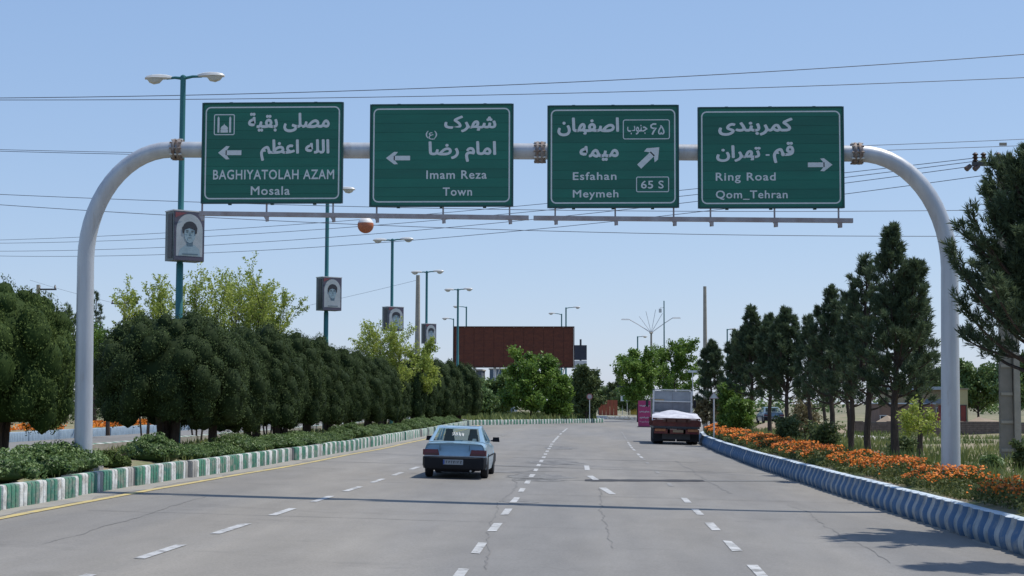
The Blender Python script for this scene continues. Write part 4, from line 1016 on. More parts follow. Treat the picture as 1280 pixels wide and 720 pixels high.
pine('left one of the twin-topped pines, right of the light green shrub', 938, 388, 86, rb=1.7, zc=1.7, nb=62, nsize=.12, seed=10)
pine('slightly shorter pine overlapping the left twin-topped pine', 921, 418, 93, rb=1.3, zc=1.5, nb=44, nsize=.13, seed=12)
pine('dark low pine next to the weathered tall pole', 889, 430, 112, rb=1.6, zc=1.0, nb=50, nsize=.14, seed=11)
for k, (D, dx) in enumerate(((55, 1.9), (72, 2.2), (82, 2.6))):
    plant('pine_tree', ['pine in the second row behind the slim pine', 'pine in the second row behind the twin-topped pair', 'pine in the second row behind the narrow pine'][k], 'tree', (9.2+dx, D, .4), pine_meshes(5.0, 1.4, 1.6, 44, 11, 16, .11, 30+k), 0, 1.0, 'pines along the right verge')
def shrub(label, px, top, D, zb, w, m, name='shrub', **k):
    p = P(px, top, D); kk = dict(zc=.12, n1=9, n2=5, n3=3, per=26, lsize=.06, clr=.28, up=.7, stems=2, tr=.03); kk.update(k)
    return plant(name, label, 'shrub' if name != 'sapling' else 'tree', (p.x, D, zb), broadleaf_meshes(p.z-zb, w, m, **kk), rnd.uniform(0, 6))
shrub('light green leafy shrub between the warning sign and the first pines', 912, 468, 92, .42, .8, M['fresh'], per=34, lsize=.08, clr=.36, seed=40)
shrub('rounded light green shrub right of the warning sign, near the barrier', 924, 492, 84, .42, .7, M['fresh'], per=34, lsize=.075, clr=.33, seed=41)
shrub('olive bush under the pines beside the orange flowers', 985, 522, 66, .42, .6, M['olive'], per=16, seed=42)
shrub('brownish dry bush under the twin-topped pines', 1008, 503, 70, .42, .9, M['dry'], per=12, seed=43)
shrub('dry grey-green bush between the thin pine trunks', 1030, 532, 58, .42, .6, M['olive'], per=12, seed=44)
shrub('reddish brown bush behind the parked truck', 888, 503, 112, .42, 1.5, M['dry'], per=20, lsize=.09, seed=45)
shrub('small yellow-green sapling left of the gantry post, in front of the brick wall', 1148, 492, 46, .42, .75, M['lime'], name='sapling', zc=.35, per=14, stems=1, tr=.018, n1=7, clr=.22, lsize=.05, up=.6, seed=46)
shrub('dark low bush right of the gantry post foot', 1238, 576, 40, .42, .22, M['shrub'], per=24, clr=.18, seed=47)
shrub('small dark bush in front of the rectangular concrete pole', 1213, 586, 38, .42, .14, M['shrub'], per=24, clr=.14, seed=48)
shrub('leafy twig bush at the very edge beside the rectangular pole', 1283, 545, 41, .42, .35, M['olive'], per=12, clr=.14, seed=49)
shrub('bush below the small sapling by the brick wall', 1126, 553, 50, .42, .4, M['olive'], per=12, seed=50)
# far trees behind the field and round the junction
FT = [('dense_tree', 'dense dark green tree behind the yellow wall', 1222, 452, 150, .3, 3.4, M['shrub'], 5), ('dense_tree', 'dark green tree at the picture edge behind the rectangular pole', 1268, 440, 140, .3, 3.2, M['shrub'], 6), ('dense_tree', 'dark tree above the flat roof of the tan building', 1165, 449, 175, .3, 2.2, M['shrub'], 7),
      ('round_tree', 'round full green tree left of the parked truck', 797, 426, 190, 0, 3.6, M['fresh'], 8), ('round_tree', 'taller lighter green tree rising behind the parked truck', 844, 411, 208, 0, 4.4, M['fresh'], 9),
      ('island_tree', 'full green tree on the island in front of the billboard', 664, 437, 158, .3, 3.3, M['fresh'], 10), ('island_tree', 'yellowish tree beside the full green island tree', 698, 455, 163, .3, 1.8, M['fresh'], 11), ('island_tree', 'grey-green tree at the right end of the billboard', 733, 448, 172, .3, 2.0, M['olive'], 12),
      ('island_tree', 'dark low tree below the left end of the billboard', 622, 470, 168, .3, 2.6, M['shrub'], 13), ('island_tree', 'dark low tree right of the island, behind the round sign', 722, 475, 180, .3, 1.9, M['shrub'], 14), ('island_tree', 'small dark shrub-like tree at the left end of the island', 602, 486, 150, .3, 1.6, M['shrub'], 15),
      ('distant_tree', 'thin distant tree beside the green road sign', 770, 474, 290, 0, 2.8, M['olive'], 16), ('distant_tree', 'distant tree behind the red hoarding', 755, 487, 300, 0, 3, M['shrub'], 17), ('distant_tree', 'distant dark tree between island and round tree', 786, 484, 260, 0, 2.6, M['shrub'], 18)]
for nm, lab, px, top, D, zb, w, m, sd_ in FT:
    p = P(px, top, D); h = p.z-zb
    plant(nm, lab, 'tree', (p.x, D, zb), broadleaf_meshes(h, w, m, zc=.05 if 'island' in nm else .14, n1=18, n2=8, n3=3, per=34, lsize=.15, clr=.62, up=.65, seed=sd_, tone=(.1, .9), asp=.6, tr=.12), rnd.uniform(0, 6))
# ground cover
def blades(n, xf, yf, zf, hmin, hmax, wd):
    Y = yf(n); X = xf(Y, n); Z = np.array([zf(x, y) for x, y in zip(X, Y)])
    h = nr.uniform(hmin, hmax, n); C = np.stack([X, Y, Z + h*.8], 1)
    U = np.stack([nr.normal(0, .3, n)*h, nr.normal(0, .3, n)*h, h], 1); a = nr.uniform(0, 2*PI, n)
    W = np.stack([np.cos(a), np.sin(a), np.zeros(n)], 1) * (wd*nr.uniform(.6, 1.4, n))[:, None]
    return C, U, W
def patchy(X, Y, s, thr):
    v = np.sin(X*s+1.3)*np.cos(Y*s*.37+.5) + np.sin(X*s*.43+Y*s*.61) + .6*np.sin(X*s*2.1-Y*s*.9)
    return v > thr
xr_v = np.vectorize(xr); xl_v = np.vectorize(xl)
vz = lambda x, y: vh(x - xr(y))
n = 60000
C, U, W = blades(n, lambda Y, n: xr_v(Y) + 2.0 + nr.uniform(0, 1, n)**1.5*34, lambda n: 20 + 90*nr.uniform(0, 1, n)**.8, vz, .05, .26, .012)
k = patchy(C[:, 0], C[:, 1], .8, -.2); C, U, W = C[k], U[k], W[k]
W *= (1 + (C[:, 1:2]-20)/35)
k2 = np.clip(.45 + .3*np.sin(C[:, 0]*.5+C[:, 1]*.13) + nr.normal(0, .15, len(C)), 0, 1)
setp(link('grass', quads_mesh('grass', C, U, W, k2, M['grass'])), 'tufts of green and yellowing grass on the field behind the flower bed', 'grass', kind='stuff')
n = 16000
C, U, W = blades(n, lambda Y, n: xl_v(Y) - .35 - nr.uniform(0, 5.2, n), lambda n: 22 + 115*nr.uniform(0, 1, n), lambda x, y: median_z(x), .03, .14, .012)
k = patchy(C[:, 0], C[:, 1], 1.3, .1); C, U, W = C[k], U[k], W[k]; W *= (1 + (C[:, 1:2]-20)/30)
setp(link('grass', quads_mesh('grass', C, U, W, nr.uniform(.2, .8, len(C)), M['grass'])), 'short grass under the clipped conifers of the median', 'grass', kind='stuff')
n = 9000
X = nr.uniform(-15, .5, n); Y = nr.uniform(140, 188, n); k = (X > -9.9) | (Y > 141); lim = pA.y + (X-pA.x)/(pB.x-pA.x)*(pB.y-pA.y); k = k & (Y > lim+.6) & patchy(X, Y, .9, -.4); X, Y = X[k], Y[k]; n = len(X)
h = nr.uniform(.15, .5, n); C = np.stack([X, Y, .34+h*.5 - .022*X*0 + np.where(X < 0, -.022*X, 0)], 1); U = np.stack([nr.normal(0, .1, n), nr.normal(0, .1, n), h], 1); W = np.stack([np.full(n, .07), nr.normal(0, .05, n), np.zeros(n)], 1)
setp(link('grass', quads_mesh('grass', C, U, W, nr.uniform(.1, .8, n), M['grass'])), 'rough grass on the traffic island', 'grass', kind='stuff')
# orange flowers: dense beds behind the barrier
def bed(n, lo=-.45):
    Y = 18 + 90*nr.uniform(0, 1, n)**1.35; o = nr.uniform(.26, 1.7, n); X = xr_v(Y) + o
    v = .12 + .8*np.sin(Y*1.15+.6) + .5*np.sin(Y*.47+2) + .25*np.sin(X*4+Y*2.3)
    keep = (v > lo) & ~((np.abs(X-7.85) < .42) & (np.abs(Y-35) < .5))
    keep &= nr.uniform(0, 1, n) < np.clip(1.4 - .35*(o-1.1)**2, .2, 1)
    mound = .09 + .24*np.clip(v+.45, 0, 1)*np.clip(1.35-np.abs(o-1.1)*.7, .2, 1)
    return X[keep], Y[keep], mound[keep], np.clip(v, -1, 1)[keep]
X, Y, Hm, v = bed(95000, -1.6); n = len(X)
Z = np.array([vz(x, y) for x, y in zip(X, Y)]) + Hm*nr.uniform(.15, 1.05, n)
U, W = leaf_axes(n, .035, .4, np.broadcast_to(np.array([0, 0, 1.0]), (n, 3)), .35); sc_ = (1 + (Y-20)/45)[:, None]
setp(link('flower_foliage', quads_mesh('flower_foliage', np.stack([X, Y, Z], 1), U*sc_, W*sc_, nr.uniform(0, .9, n), M['fl_leaf'])), 'green foliage of the marigold beds behind the barrier', 'foliage', kind='stuff')
X, Y, Hm, v = bed(36000, -.05); n = len(X)
dens = np.sin(X*5.1+Y*1.7) + np.sin(Y*3.9-X*2.2) + .6*np.sin(Y*9.1+X*7) ; k = nr.uniform(0, 1, n) < np.clip(.5+.5*dens, .05, 1); X, Y, Hm = X[k], Y[k], Hm[k]; n = len(X)
Z = np.array([vz(x, y) for x, y in zip(X, Y)]) + Hm*nr.uniform(.7, 1.25, n) + .02
nrm = unit(nr.normal(size=(n, 3))*.45 + np.array([-.15, -.3, 1.0])); U = unit(np.cross(nrm, rand_dirs(n))); W = unit(np.cross(nrm, U)); s = (.016 + .012*nr.uniform(0, 1, (n, 1))) * (1+(Y[:, None]-20)/60)
C = np.stack([X, Y, Z], 1)
setp(link('orange_flowers', quads_mesh('orange_flowers', np.concatenate([C, C+nrm*s*.4]), np.concatenate([U*s, W*s*.8]), np.concatenate([W*s*.8, U*s]), np.tile(nr.uniform(0, 1, n), 2), M['petal'])), 'orange marigolds in full bloom along the wavy barrier', 'flowers', kind='stuff')
n = 5000; Y = nr.uniform(40, 120, n); X = -26.2 - nr.uniform(0, 1.6, n); k = patchy(X, Y, 1.1, -.3); X, Y = X[k], Y[k]; n = len(X)
C = np.stack([X, Y, .75+nr.uniform(0, .3, n)], 1); U, W = leaf_axes(n, .09, .8); setp(link('orange_flowers', quads_mesh('orange_flowers', C, U, W, nr.uniform(0, 1, n), M['petal'])), 'orange flowers beyond the opposite carriageway, between the tree trunks', 'flowers', kind='stuff')
# distant wood
parts = []
for k in range(150):
    x = -190 + 380*k/150 + rnd.uniform(-3, 3); Y_ = rnd.uniform(390, 430); hh_ = rnd.uniform(3, 6.5)
    if abs(x-8) < 3: hh_ *= .5
    parts.append(cluster((x, Y_, hh_*.45), (rnd.uniform(2.5, 4.5), 2.5, hh_*.6), 90, .45, .6, rnd.uniform(.1, .7), .15))
setp(link('distant_wood', crown_mesh('distant_wood', parts, M['shrub'])), 'low dark belt of distant woodland along the horizon', 'wood', kind='stuff')
parts = []
for k in range(90):
    x = -34 - rnd.uniform(0, 10); Y_ = 40 + k*1.4; hh_ = rnd.uniform(1.2, 2.6)
    parts.append(cluster((x, Y_, .6+hh_*.45), (1.5, 1.3, hh_*.55), 120, .14, .55, rnd.uniform(.1, .8), .15))
setp(link('hedge', crown_mesh('hedge', parts, M['olive'])), 'long loose hedge beyond the opposite carriageway', 'hedge')

# ------------------------------------------------------------------ cars
M['car_paint'] = mat('car_paint', (.27, .42, .53), .3, metal=.25, noise=.06, scale=3, coat=.6)
M['car_pale'] = mat('pale_car_paint', (.14, .20, .24), .35, metal=.3, noise=.06, scale=3, coat=.5)
M['car_trim'] = mat('car_trim', (.008, .010, .015), .65, noise=.2, scale=5, spec=.25)
M['tail_red'] = mat('tail_lamp', (.11, .010, .016), .25, c2=(.10, .01, .018), scale=20)
M['rubber'] = mat('rubber', (.018, .018, .02), .85, noise=.2, scale=12)
M['rim'] = mat('wheel_rim', (.33, .34, .35), .4, metal=.7, noise=.15, scale=8)
M['plate'] = mat('number_plate', (.27, .30, .33), .5, noise=.15, scale=9)
M['seat'] = mat('seat_fabric', (.035, .037, .042), .9, noise=.2, scale=9)
def glass_mat():
    m, n, l, b = new_mat('car_glass')
    b.inputs['Base Color'].default_value = (.05, .08, .085, 1); b.inputs['Roughness'].default_value = .05
    t = n.new('ShaderNodeBsdfTransparent'); t.inputs[0].default_value = (.84, .93, .92, 1)
    mx = n.new('ShaderNodeMixShader'); mx.inputs[0].default_value = .80
    l.new(b.outputs[0], mx.inputs[1]); l.new(t.outputs[0], mx.inputs[2]); l.new(mx.outputs[0], n['Material Output'].inputs[0])
    return m
M['car_glass'] = glass_mat()
def wheel(root, x, y, r=.31, w=.19, side=1):
    b = MB(); b.lathe([(r*.62, -w/2), (r*.93, -w/2), (r, -w*.36), (r, w*.36), (r*.93, w/2), (r*.62, w/2)], 24, axis='X'); t = b.obj('tyre', M['rubber'], None, smooth=True)
    wr = bpy.data.objects.new('wheel', None); col.objects.link(wr); wr.parent = root; wr.location = (x, y, r)
    t.parent = wr
    b = MB(); b.lathe([(.02, -w*.3), (r*.62, -w*.38), (r*.64, w*.38), (r*.5, w*.42), (r*.3, w*.30), (.02, w*.34)], 20, axis='X')
    if side < 0: b.v = [(-a, c, d) for a, c, d in b.v]; b.f = [tuple(reversed(f)) for f in b.f]
    b.obj('rim', M['rim'], wr, smooth=True)
def saloon(label, loc, rz, paint, detail=True, group=None):
    root = empty('saloon_car', label, 'car', loc, rz, group)
    AX = (.98, 3.65); RR = .365
    st = [0, .06, .2, .42] + [AX[0]-RR+2*RR*k/12 for k in range(13)] + [1.5, 1.9, 2.3, 2.7, 3.05] + [AX[1]-RR+2*RR*k/12 for k in range(13)] + [4.1, 4.25, 4.37, 4.41]
    st = sorted(st)
    fw = interp([(0, .80), (.06, .825), (.3, .852), (1.2, .86), (3.2, .86), (3.9, .84), (4.25, .80), (4.41, .70)])
    ft = interp([(0, .915), (.06, .945), (.6, .975), (1.2, .975), (2.9, .95), (3.15, .93), (4.1, .80), (4.41, .70)])
    NP = 8; vs = []; b = MB()
    for y in st:
        zb_ = .21 if .45 < y < 4.2 else .30
        for a in AX:
            if abs(y-a) < RR: zb_ = max(zb_, .30 + math.sqrt(RR*RR-(y-a)**2))
        w = fw(y); zt = ft(y)
        zz = [zb_, .40, .56, .60, .80, zt-.045, zt-.005, zt+.015]; xx = [w*.965, w*.995, w, w*.992, w*.975, w*.93, w*.86, 0]
        for k in range(NP):
            z = max(zz[k], zb_ + k*.004); yy = y
            if y == 0 and z > .6: yy = .02 + .11*(z-.6)/.33
            vs.append((xx[k], yy, z))
    n = len(st); full = vs + [(-x, y, z) for x, y, z in vs]
    b.add(full, [])
    def F(f, m=0): b.f.append(f); b.m.append(m)
    for i in range(n-1):
        for k in range(NP-1):
            a = i*NP+k; F((a, a+NP, a+NP+1, a+1)); q = n*NP; F((a+q, a+1+q, a+NP+1+q, a+NP+q))
    q = n*NP
    for i, rev in ((0, False), (n-1, True)):
        for k in range(NP-1):
            a = i*NP+k; f = (a+q, a, a+1, a+1+q); F(tuple(reversed(f)) if rev else f)
    b.obj('body', paint, root, smooth=True)
    b = MB(); b.box((0, 2.2, .33), (1.36, 4.1, .22)); b.box((0, 2.2, .55), (1.3, 3.9, .3)); b.obj('underbody', M['car_trim'], root)
    # greenhouse
    def zr(y): return 1.395 if 1.5 < y < 2.5 else 1.37
    rl = [(-.60, 1.28, 1.355), (.60, 1.28, 1.355), (.61, 1.6, 1.395), (.61, 2.45, 1.39), (.575, 2.62, 1.365), (-.575, 2.62, 1.365), (-.61, 2.45, 1.39), (-.61, 1.6, 1.395)]
    b = MB(); top = [(x*.9, y, z+.012) for x, y, z in rl]; b.add(rl + top, [tuple(range(8, 16))] + [(i, (i+1) % 8, (i+1) % 8+8, i+8) for i in range(8)] + [tuple(reversed(range(8)))]); b.obj('roof', paint, root, smooth=True)
    fr = MB()
    def pane(quad, ins, nm):
        A = [Vector(v) for v in quad]; l_, r__, d_, u_ = ins
        I = [A[0] + (A[1]-A[0])*l_ + (A[3]-A[0])*d_, A[1] + (A[0]-A[1])*r__ + (A[2]-A[1])*d_, A[2] + (A[3]-A[2])*r__ + (A[1]-A[2])*u_, A[3] + (A[2]-A[3])*l_ + (A[0]-A[3])*u_]
        fr.add(A + I, [(0, 1, 5, 4), (1, 2, 6, 5), (2, 3, 7, 6), (3, 0, 4, 7)])
        nn = (A[1]-A[0]).cross(A[3]-A[0]).normalized()*-.006
        g = MB(); g.add([v+nn for v in I], [(0, 1, 2, 3)]); return g.obj(nm, M['car_glass'], root)
    bw = .785
    rw = pane([(-.735, .60, .985), (.735, .60, .985), (.60, 1.28, 1.36), (-.60, 1.28, 1.36)], (.055, .055, .03, .06), 'rear_window')
    pane([(.70, 3.12, .955), (-.70, 3.12, .955), (-.545, 2.62, 1.37), (.545, 2.62, 1.37)], (.05, .05, .03, .05), 'windscreen')
    for s in (1, -1):
        def q(*v): v = [(s*x, y, z) for x, y, z in v]; return v if s > 0 else [v[1], v[0], v[3], v[2]]
        pane(q((bw, .68, .965), (bw, 1.80, .965), (.60, 1.80, 1.395), (.60, 1.28, 1.36)), (.30 if s > 0 else .06, .06 if s > 0 else .30, .04, .08), 'side_window')
        pane(q((bw, 1.80, .965), (bw, 2.98, .95), (.575, 2.60, 1.37), (.60, 1.80, 1.395)), (.05, .06, .04, .08), 'side_window')
        fr.add([(s*.735, .60, .985), (s*bw, .68, .965), (s*.60, 1.28, 1.36)], [(0, 1, 2) if s > 0 else (0, 2, 1)])
        fr.add([(s*.70, 3.12, .955), (s*bw, 2.98, .95), (s*.575, 2.61, 1.37)], [(0, 2, 1) if s > 0 else (0, 1, 2)])
    fr.obj('pillars', paint, root)
    for x in (.765, -.765):
        for y in AX: wheel(root, x, y, side=1 if x > 0 else -1)
    # bumpers, lamps, plate
    b = MB(); pl = [(-.855, .45), (-.865, .10), (-.80, -.06), (-.3, -.115), (.3, -.115), (.80, -.06), (.865, .10), (.855, .45)]
    lo = [(x*.97, y+.03, .27) for x, y in pl]; mi = [(x, y, .36) for x, y in pl]; hi = [(x, y, .56) for x, y in pl]; up_ = [(x*.985, max(y, -.02)+.02, .59) for x, y in pl]
    V = lo+mi+hi+up_; b.add(V, [(i+r*8, i+1+r*8, i+9+r*8, i+8+r*8) for r in range(3) for i in range(7)] + [(0, 7, 6, 5, 4, 3, 2, 1)]); bm_ = b.obj('rear_bumper', M['car_trim'], root, smooth=True)
    b = MB(); b.box((0, -.02, .605), (1.60, .05, .028)); b.obj('trim_strip', M['plate'], root)
    b = MB(); b.prism([(-.6, .24), (.6, .24), (.5, .17), (-.45, .17)], .3, .5); b.obj('lower_valance', M['car_trim'], root)
    b = MB(); b.tube([(.45, -.02, .22), (.45, .3, .22)], .03, 8); b.obj('exhaust', M['rim'], root)
    b = MB(); V = [(x, -y+4.41+.02, z) for x, y, z in lo+mi+hi+up_]; b.add(V, [(i+8+r*8, i+9+r*8, i+1+r*8, i+r*8) for r in range(3) for i in range(7)]); b.obj('front_bumper', M['car_trim'], root, smooth=True)
    for s in (-1, 1):
        o = [(s*.41, .625), (s*.835, .625), (s*.815, .785), (s*.455, .785)]
        b = MB(); b.add([(x, .005+.1*(z-.6), z) for x, z in o] + [(x, .06, z) for x, z in o], [(0, 1, 2, 3) if s > 0 else (3, 2, 1, 0), (0, 4, 5, 1), (1, 5, 6, 2), (2, 6, 7, 3), (3, 7, 4, 0)])
        b.box((s*.843, .13, .705), (.03, .24, .15))
        t = b.obj('tail_light', M['tail_red'], root)
        b = MB(); b.box((s*.62, .003, .66), (.36, .012, .045)); b.obj('lower_lens', mat('lens_dark', (.07, .015, .02), .3, noise=.2), t)
        b = MB(); b.tube([(s*.80, 2.78, .98), (s*.88, 2.76, 1.0)], .02, 6); b.box((s*.955, 2.72, 1.02), (.20, .10, .13), top=(.85, .8)); b.obj('side_mirror', M['car_trim'], root)
        b = MB(); b.box((s*.864, 2.0, .60), (.012, 2.3, .035)); b.obj('side_moulding', M['car_trim'], root)
        b = MB(); b.box((s*.5, 4.40, .66), (.36, .04, .14)); b.obj('headlight', M['lamp_glass'], root)
    b = MB(); b.box((-.02, -.125, .455), (.54, .012, .135)); pb = b.obj('number_plate', M['plate'], root)
    if detail:
        b = MB(); b.box((-.27, -.133, .455), (.04, .004, .12)); b.obj('plate_band', mat('plate_blue', (.03, .08, .3), .5, noise=.1), pb)
        b = MB()
        for k, (x, w, h) in enumerate(((-.20, .03, .07), (-.13, .045, .06), (-.06, .03, .07), (.0, .045, .07), (.06, .02, .07), (.11, .04, .06), (.19, .045, .07))):
            b.box((x, -.133, .455), (w*.4, .004, h)); b.box((x+w*.3, -.133, .455+h*.35), (w*.6, .004, h*.22))
        setp(b.obj('plate_marks', M['car_trim'], pb), kind='stuff')
    b = MB(); b.box((-.1, .25, .80), (.001, .001, .001)); 
    # seam of the boot lid
    b = MB(); b.box((0, .028, .60), (1.2, .012, .012)); b.box((-.40, .03, .835), (.006, .07, .15)); b.box((.40, .03, .835), (.006, .07, .15)); b.obj('boot_seam', M['car_trim'], root)
    # inside
    b = MB(); b.box((0, 1.0, .93), (1.3, .55, .03)); b.obj('parcel_shelf', mat('shelf_felt', (.16, .19, .19), .9, noise=.2), root)
    b = MB(); b.box((0, 1.32, .76), (1.25, .16, .42), ry=0); sb = b.obj('rear_seat', M['seat'], root)
    for x in (-.34, .34):
        b = MB(); b.box((x, 2.15, .83), (.46, .13, .64), top=(.55, .9)); fs = b.obj('front_seat', M['seat'], root)
        b = MB(); b.box((x, 2.14, 1.23), (.23, .10, .16), top=(.8, .8)); b.obj('headrest', M['seat'], fs)
    if detail:
        b = MB(); b.box((.30, .98, .975), (.36, .22, .06), top=(.9, .8)); b.box((.46, 1.0, 1.01), (.13, .16, .11), top=(.7, .7)); b.box((-.2, .98, .965), (.34, .2, .04)); b.obj('tissue_box', M['lamp_shell'], root)
        # white lettering stuck on the rear window, as blurred strokes
        n_ = Vector((0, -.48, .875)); b = MB()
        def onw(u, v): f = (v-.985)/.375; return (u, .60+.68*f - .012, v + .004)
        for st_ in ([(-.16, 1.20), (-.10, 1.225), (-.11, 1.16), (-.15, 1.15)], [(-.12, 1.25), (-.05, 1.22), (-.055, 1.14), (.0, 1.13)], [(-.02, 1.22), (.04, 1.225), (.045, 1.15), (-.01, 1.15), (-.02, 1.21)], [(.07, 1.13), (.08, 1.2), (.12, 1.21), (.135, 1.14), (.16, 1.2), (.155, 1.13)]):
            b.tube([onw(*s_) for s_ in st_], .012, 5)
        b.obj('window_sticker', M['lamp_shell'], root)
    return root
c = G(569.5, 599)
Yc = 43.3; xc = (569.5-740)/2000*Yc - .03
car = saloon('light blue saloon car driving away in the middle lane', (xc, Yc, gz(xc)+.003), 0, M['car_paint'])
car.rotation_euler = (0, R(1.26), 0)
c = P(968, 533, 138); saloon('pale grey-blue car parked beyond the twin-topped pines', (c.x, 138, vh(c.x - xr(138))+.02), R(4), M['car_pale'], False)

# ------------------------------------------------------------------ truck parked by the barrier
TY = 87.0
tx = 4.55
tr = empty('truck', 'open lorry with dark red tailgate and white sheeted load, stopped beside the barrier', 'truck', (tx, TY, gz(tx)+.01)); tr.rotation_euler = (0, R(1.26), 0)
M['t_grey'] = mat('truck_grey', (.30, .33, .35), .5, c2=(.24, .26, .28), scale=2)
M['t_red'] = mat('truck_red', (.16, .035, .024), .65, c2=(.10, .026, .02), scale=2, stretch=(1, 1, 3))
M['t_orange'] = mat('truck_orange', (.45, .17, .06), .5, noise=.3, scale=9)
M['tarp'] = mat('white_tarp', (.62, .62, .66), .85, c2=(.38, .38, .43), scale=2, bump=.4)
def tp(b, n, m, par=None, sm=False): return b.obj(n, m, par or tr, smooth=sm)
b = MB(); b.prism([(-1.27, .98), (1.27, .98), (1.27, 1.42), (-1.27, 1.42)], 0, .07)
for k in range(5): b.box((-1.1+.55*k, -.02, 1.2), (.06, .05, .42))
tg = tp(b, 'tailgate', M['t_red'])
b = MB(); b.box((0, -.03, 1.28), (1.5, .03, .16)); tp(b, 'maker_panel', mat('truck_panel', (.13, .05, .03), .6, noise=.3, scale=6), tg)
for s in (-1, 1):
    b = MB(); b.box((s*1.25, 2.5, 1.2), (.06, 4.86, .44))
    for k in range(8): b.box((s*1.30, .3+.62*k, 1.2), (.05, .06, .44))
    tp(b, 'side_board', M['t_red'])
b = MB(); b.box((0, 2.5, .92), (2.5, 5.0, .12)); b.box((.42, 3.2, .72), (.12, 6.6, .26)); b.box((-.42, 3.2, .72), (.12, 6.6, .26)); tp(b, 'chassis', M['dark_metal'])
# sheeted load rising towards the headboard
vs = []; nx, ny = 13, 10
for j in range(ny):
    for i in range(nx):
        u, v = i/(nx-1), j/(ny-1); x = (-1.33 + 2.66*u)*(1-.07*v)
        z = 1.40 + .30*v**.6 + .05*math.sin(u*9+v*4)*(.3+v*.7) + .10*math.sin(u*PI)*v - (.07 if i in (0, nx-1) else 0) - (.06 if j == 0 else 0)
        vs.append((x, -.03 + v*2.2, z))
b = MB(); b.add(vs, [(j*nx+i, j*nx+i+1, (j+1)*nx+i+1, (j+1)*nx+i) for j in range(ny-1) for i in range(nx-1)]); b.box((0, 3.4, 1.45), (2.2, 2.9, .5)); tp(b, 'tarpaulin', M['tarp'], sm=True)
# headboard and cab
b = MB()
for x, z, w, h in ((-1.08, 2.2, .10, 1.6), (1.08, 2.2, .10, 1.6), (0, 2.98, 2.26, .07), (0, 2.33, 2.06, .06)): b.box((x, 4.95, z), (w, .1, h))
tp(b, 'headboard_frame', M['lamp_shell'])
b = MB()
for k in range(2): b.box((-.515+1.03*k, 4.97, 2.63), (1.02, .04, .58))
tp(b, 'headboard_panel', M['t_grey'])
b = MB()
for k in range(2): b.box((-.515+1.03*k, 4.97, 1.9), (1.02, .04, .80))
tp(b, 'lower_headboard_panel', mat('truck_grey_dark', (.17, .18, .20), .6, noise=.25, scale=3))
b = MB(); b.box((-.74, 4.93, 2.37), (.52, .03, .14)); tp(b, 'ochre_board', mat('ochre', (.40, .30, .18), .7, noise=.2))
b = MB(); b.prism([(-1.1, .75), (1.1, .75), (1.1, 1.9), (1.0, 2.75), (-1.0, 2.75), (-1.1, 1.9)], 5.15, 6.9); cb = tp(b, 'cab', M['t_red'])
for s in (-1, 1):
    b = MB(); b.box((s*1.09, 6.2, 2.15), (.08, .9, .6)); tp(b, 'cab_window', M['win_dark'], cb)
    b = MB(); b.tube([(s*1.1, 6.8, 2.4), (s*1.38, 6.85, 2.45)], .02, 5); b.box((s*1.38, 6.85, 2.2), (.16, .06, .42)); tp(b, 'side_mirror', M['dark_metal'])
b = MB(); b.box((0, 6.91, 2.2), (1.8, .02, .7)); tp(b, 'windscreen', M['win_dark'], cb)
b = MB(); b.box((0, -.05, .70), (2.42, .10, .24)); rb_ = tp(b, 'rear_bumper', M['t_red'])
for s in (-1, 1):
    b = MB(); b.box((s*.88, -.115, .77), (.56, .03, .13)); tp(b, 'reflector', M['t_orange'], rb_)
    b = MB(); b.box((s*.88, -.115, .63), (.40, .03, .09)); tp(b, 'tail_lamp', M['tail_red'], rb_)
    b = MB(); b.box((s*.63, .42, .42), (1.22, .03, .52)); tp(b, 'mud_flap', M['rubber'])
    for y, r in ((1.25, .5), (2.4, .5)):
        for q_ in (.80, 1.08): wheel(tr, s*q_, y, r, .26, s)
    wheel(tr, s*1.0, 6.1, .5, .28, s)
b = MB(); b.box((.08, -.115, .72), (.56, .03, .13)); tp(b, 'number_plate', mat('plate_worn', (.33, .24, .14), .6, noise=.2, scale=8), rb_)
b = MB(); b.box((0, .35, .42), (1.5, .1, .3)); tp(b, 'cross_beam', M['dark_metal'])

# ------------------------------------------------------------------ boards and small signs
p = G(805.5, 534); BY = p.y
s_ = (BY)/2000
mb = empty('magenta_board', 'tall magenta advertising board with white script lines, left of the parked truck', 'board', (p.x, BY, p.z)); w, h = 15.5*s_, 33*s_
b = MB(); b.box((0, 0, h/2+.03), (w, .25, h-.06)); b.obj('panel', M['magenta'], mb)
b = MB(); b.box((0, .05, .03), (w+.15, .7, .08)); b.obj('base', M['dark_metal'], mb)
for k, z in enumerate((.80, .58, .36, .2)):
    b = MB(); pts = [(-w*.38 + w*.76*t/22, -.135, h*z + h*.028*math.sin(t*1.5+k*2)*(1.2 if t % 3 else .3) + h*.012*math.sin(t*3.9+k)) for t in range(23)]
    b.tube(pts, .022 if k < 3 else .012, 4); b.obj('script_line', M['sign_white'], mb)
p = G(818, 533.5); pp = empty('painted_post', 'short post painted pale blue and white beside the magenta board', 'post', (p.x, p.y, p.z))
for k, m in enumerate((M['b_top'], M['k_white'], mat('post_blue', (.2, .38, .55), .6, noise=.2))):
    b = MB(); b.box((0, 0, .17+.34*k), (.38, .3, .335)); b.obj('painted_band', m, pp)
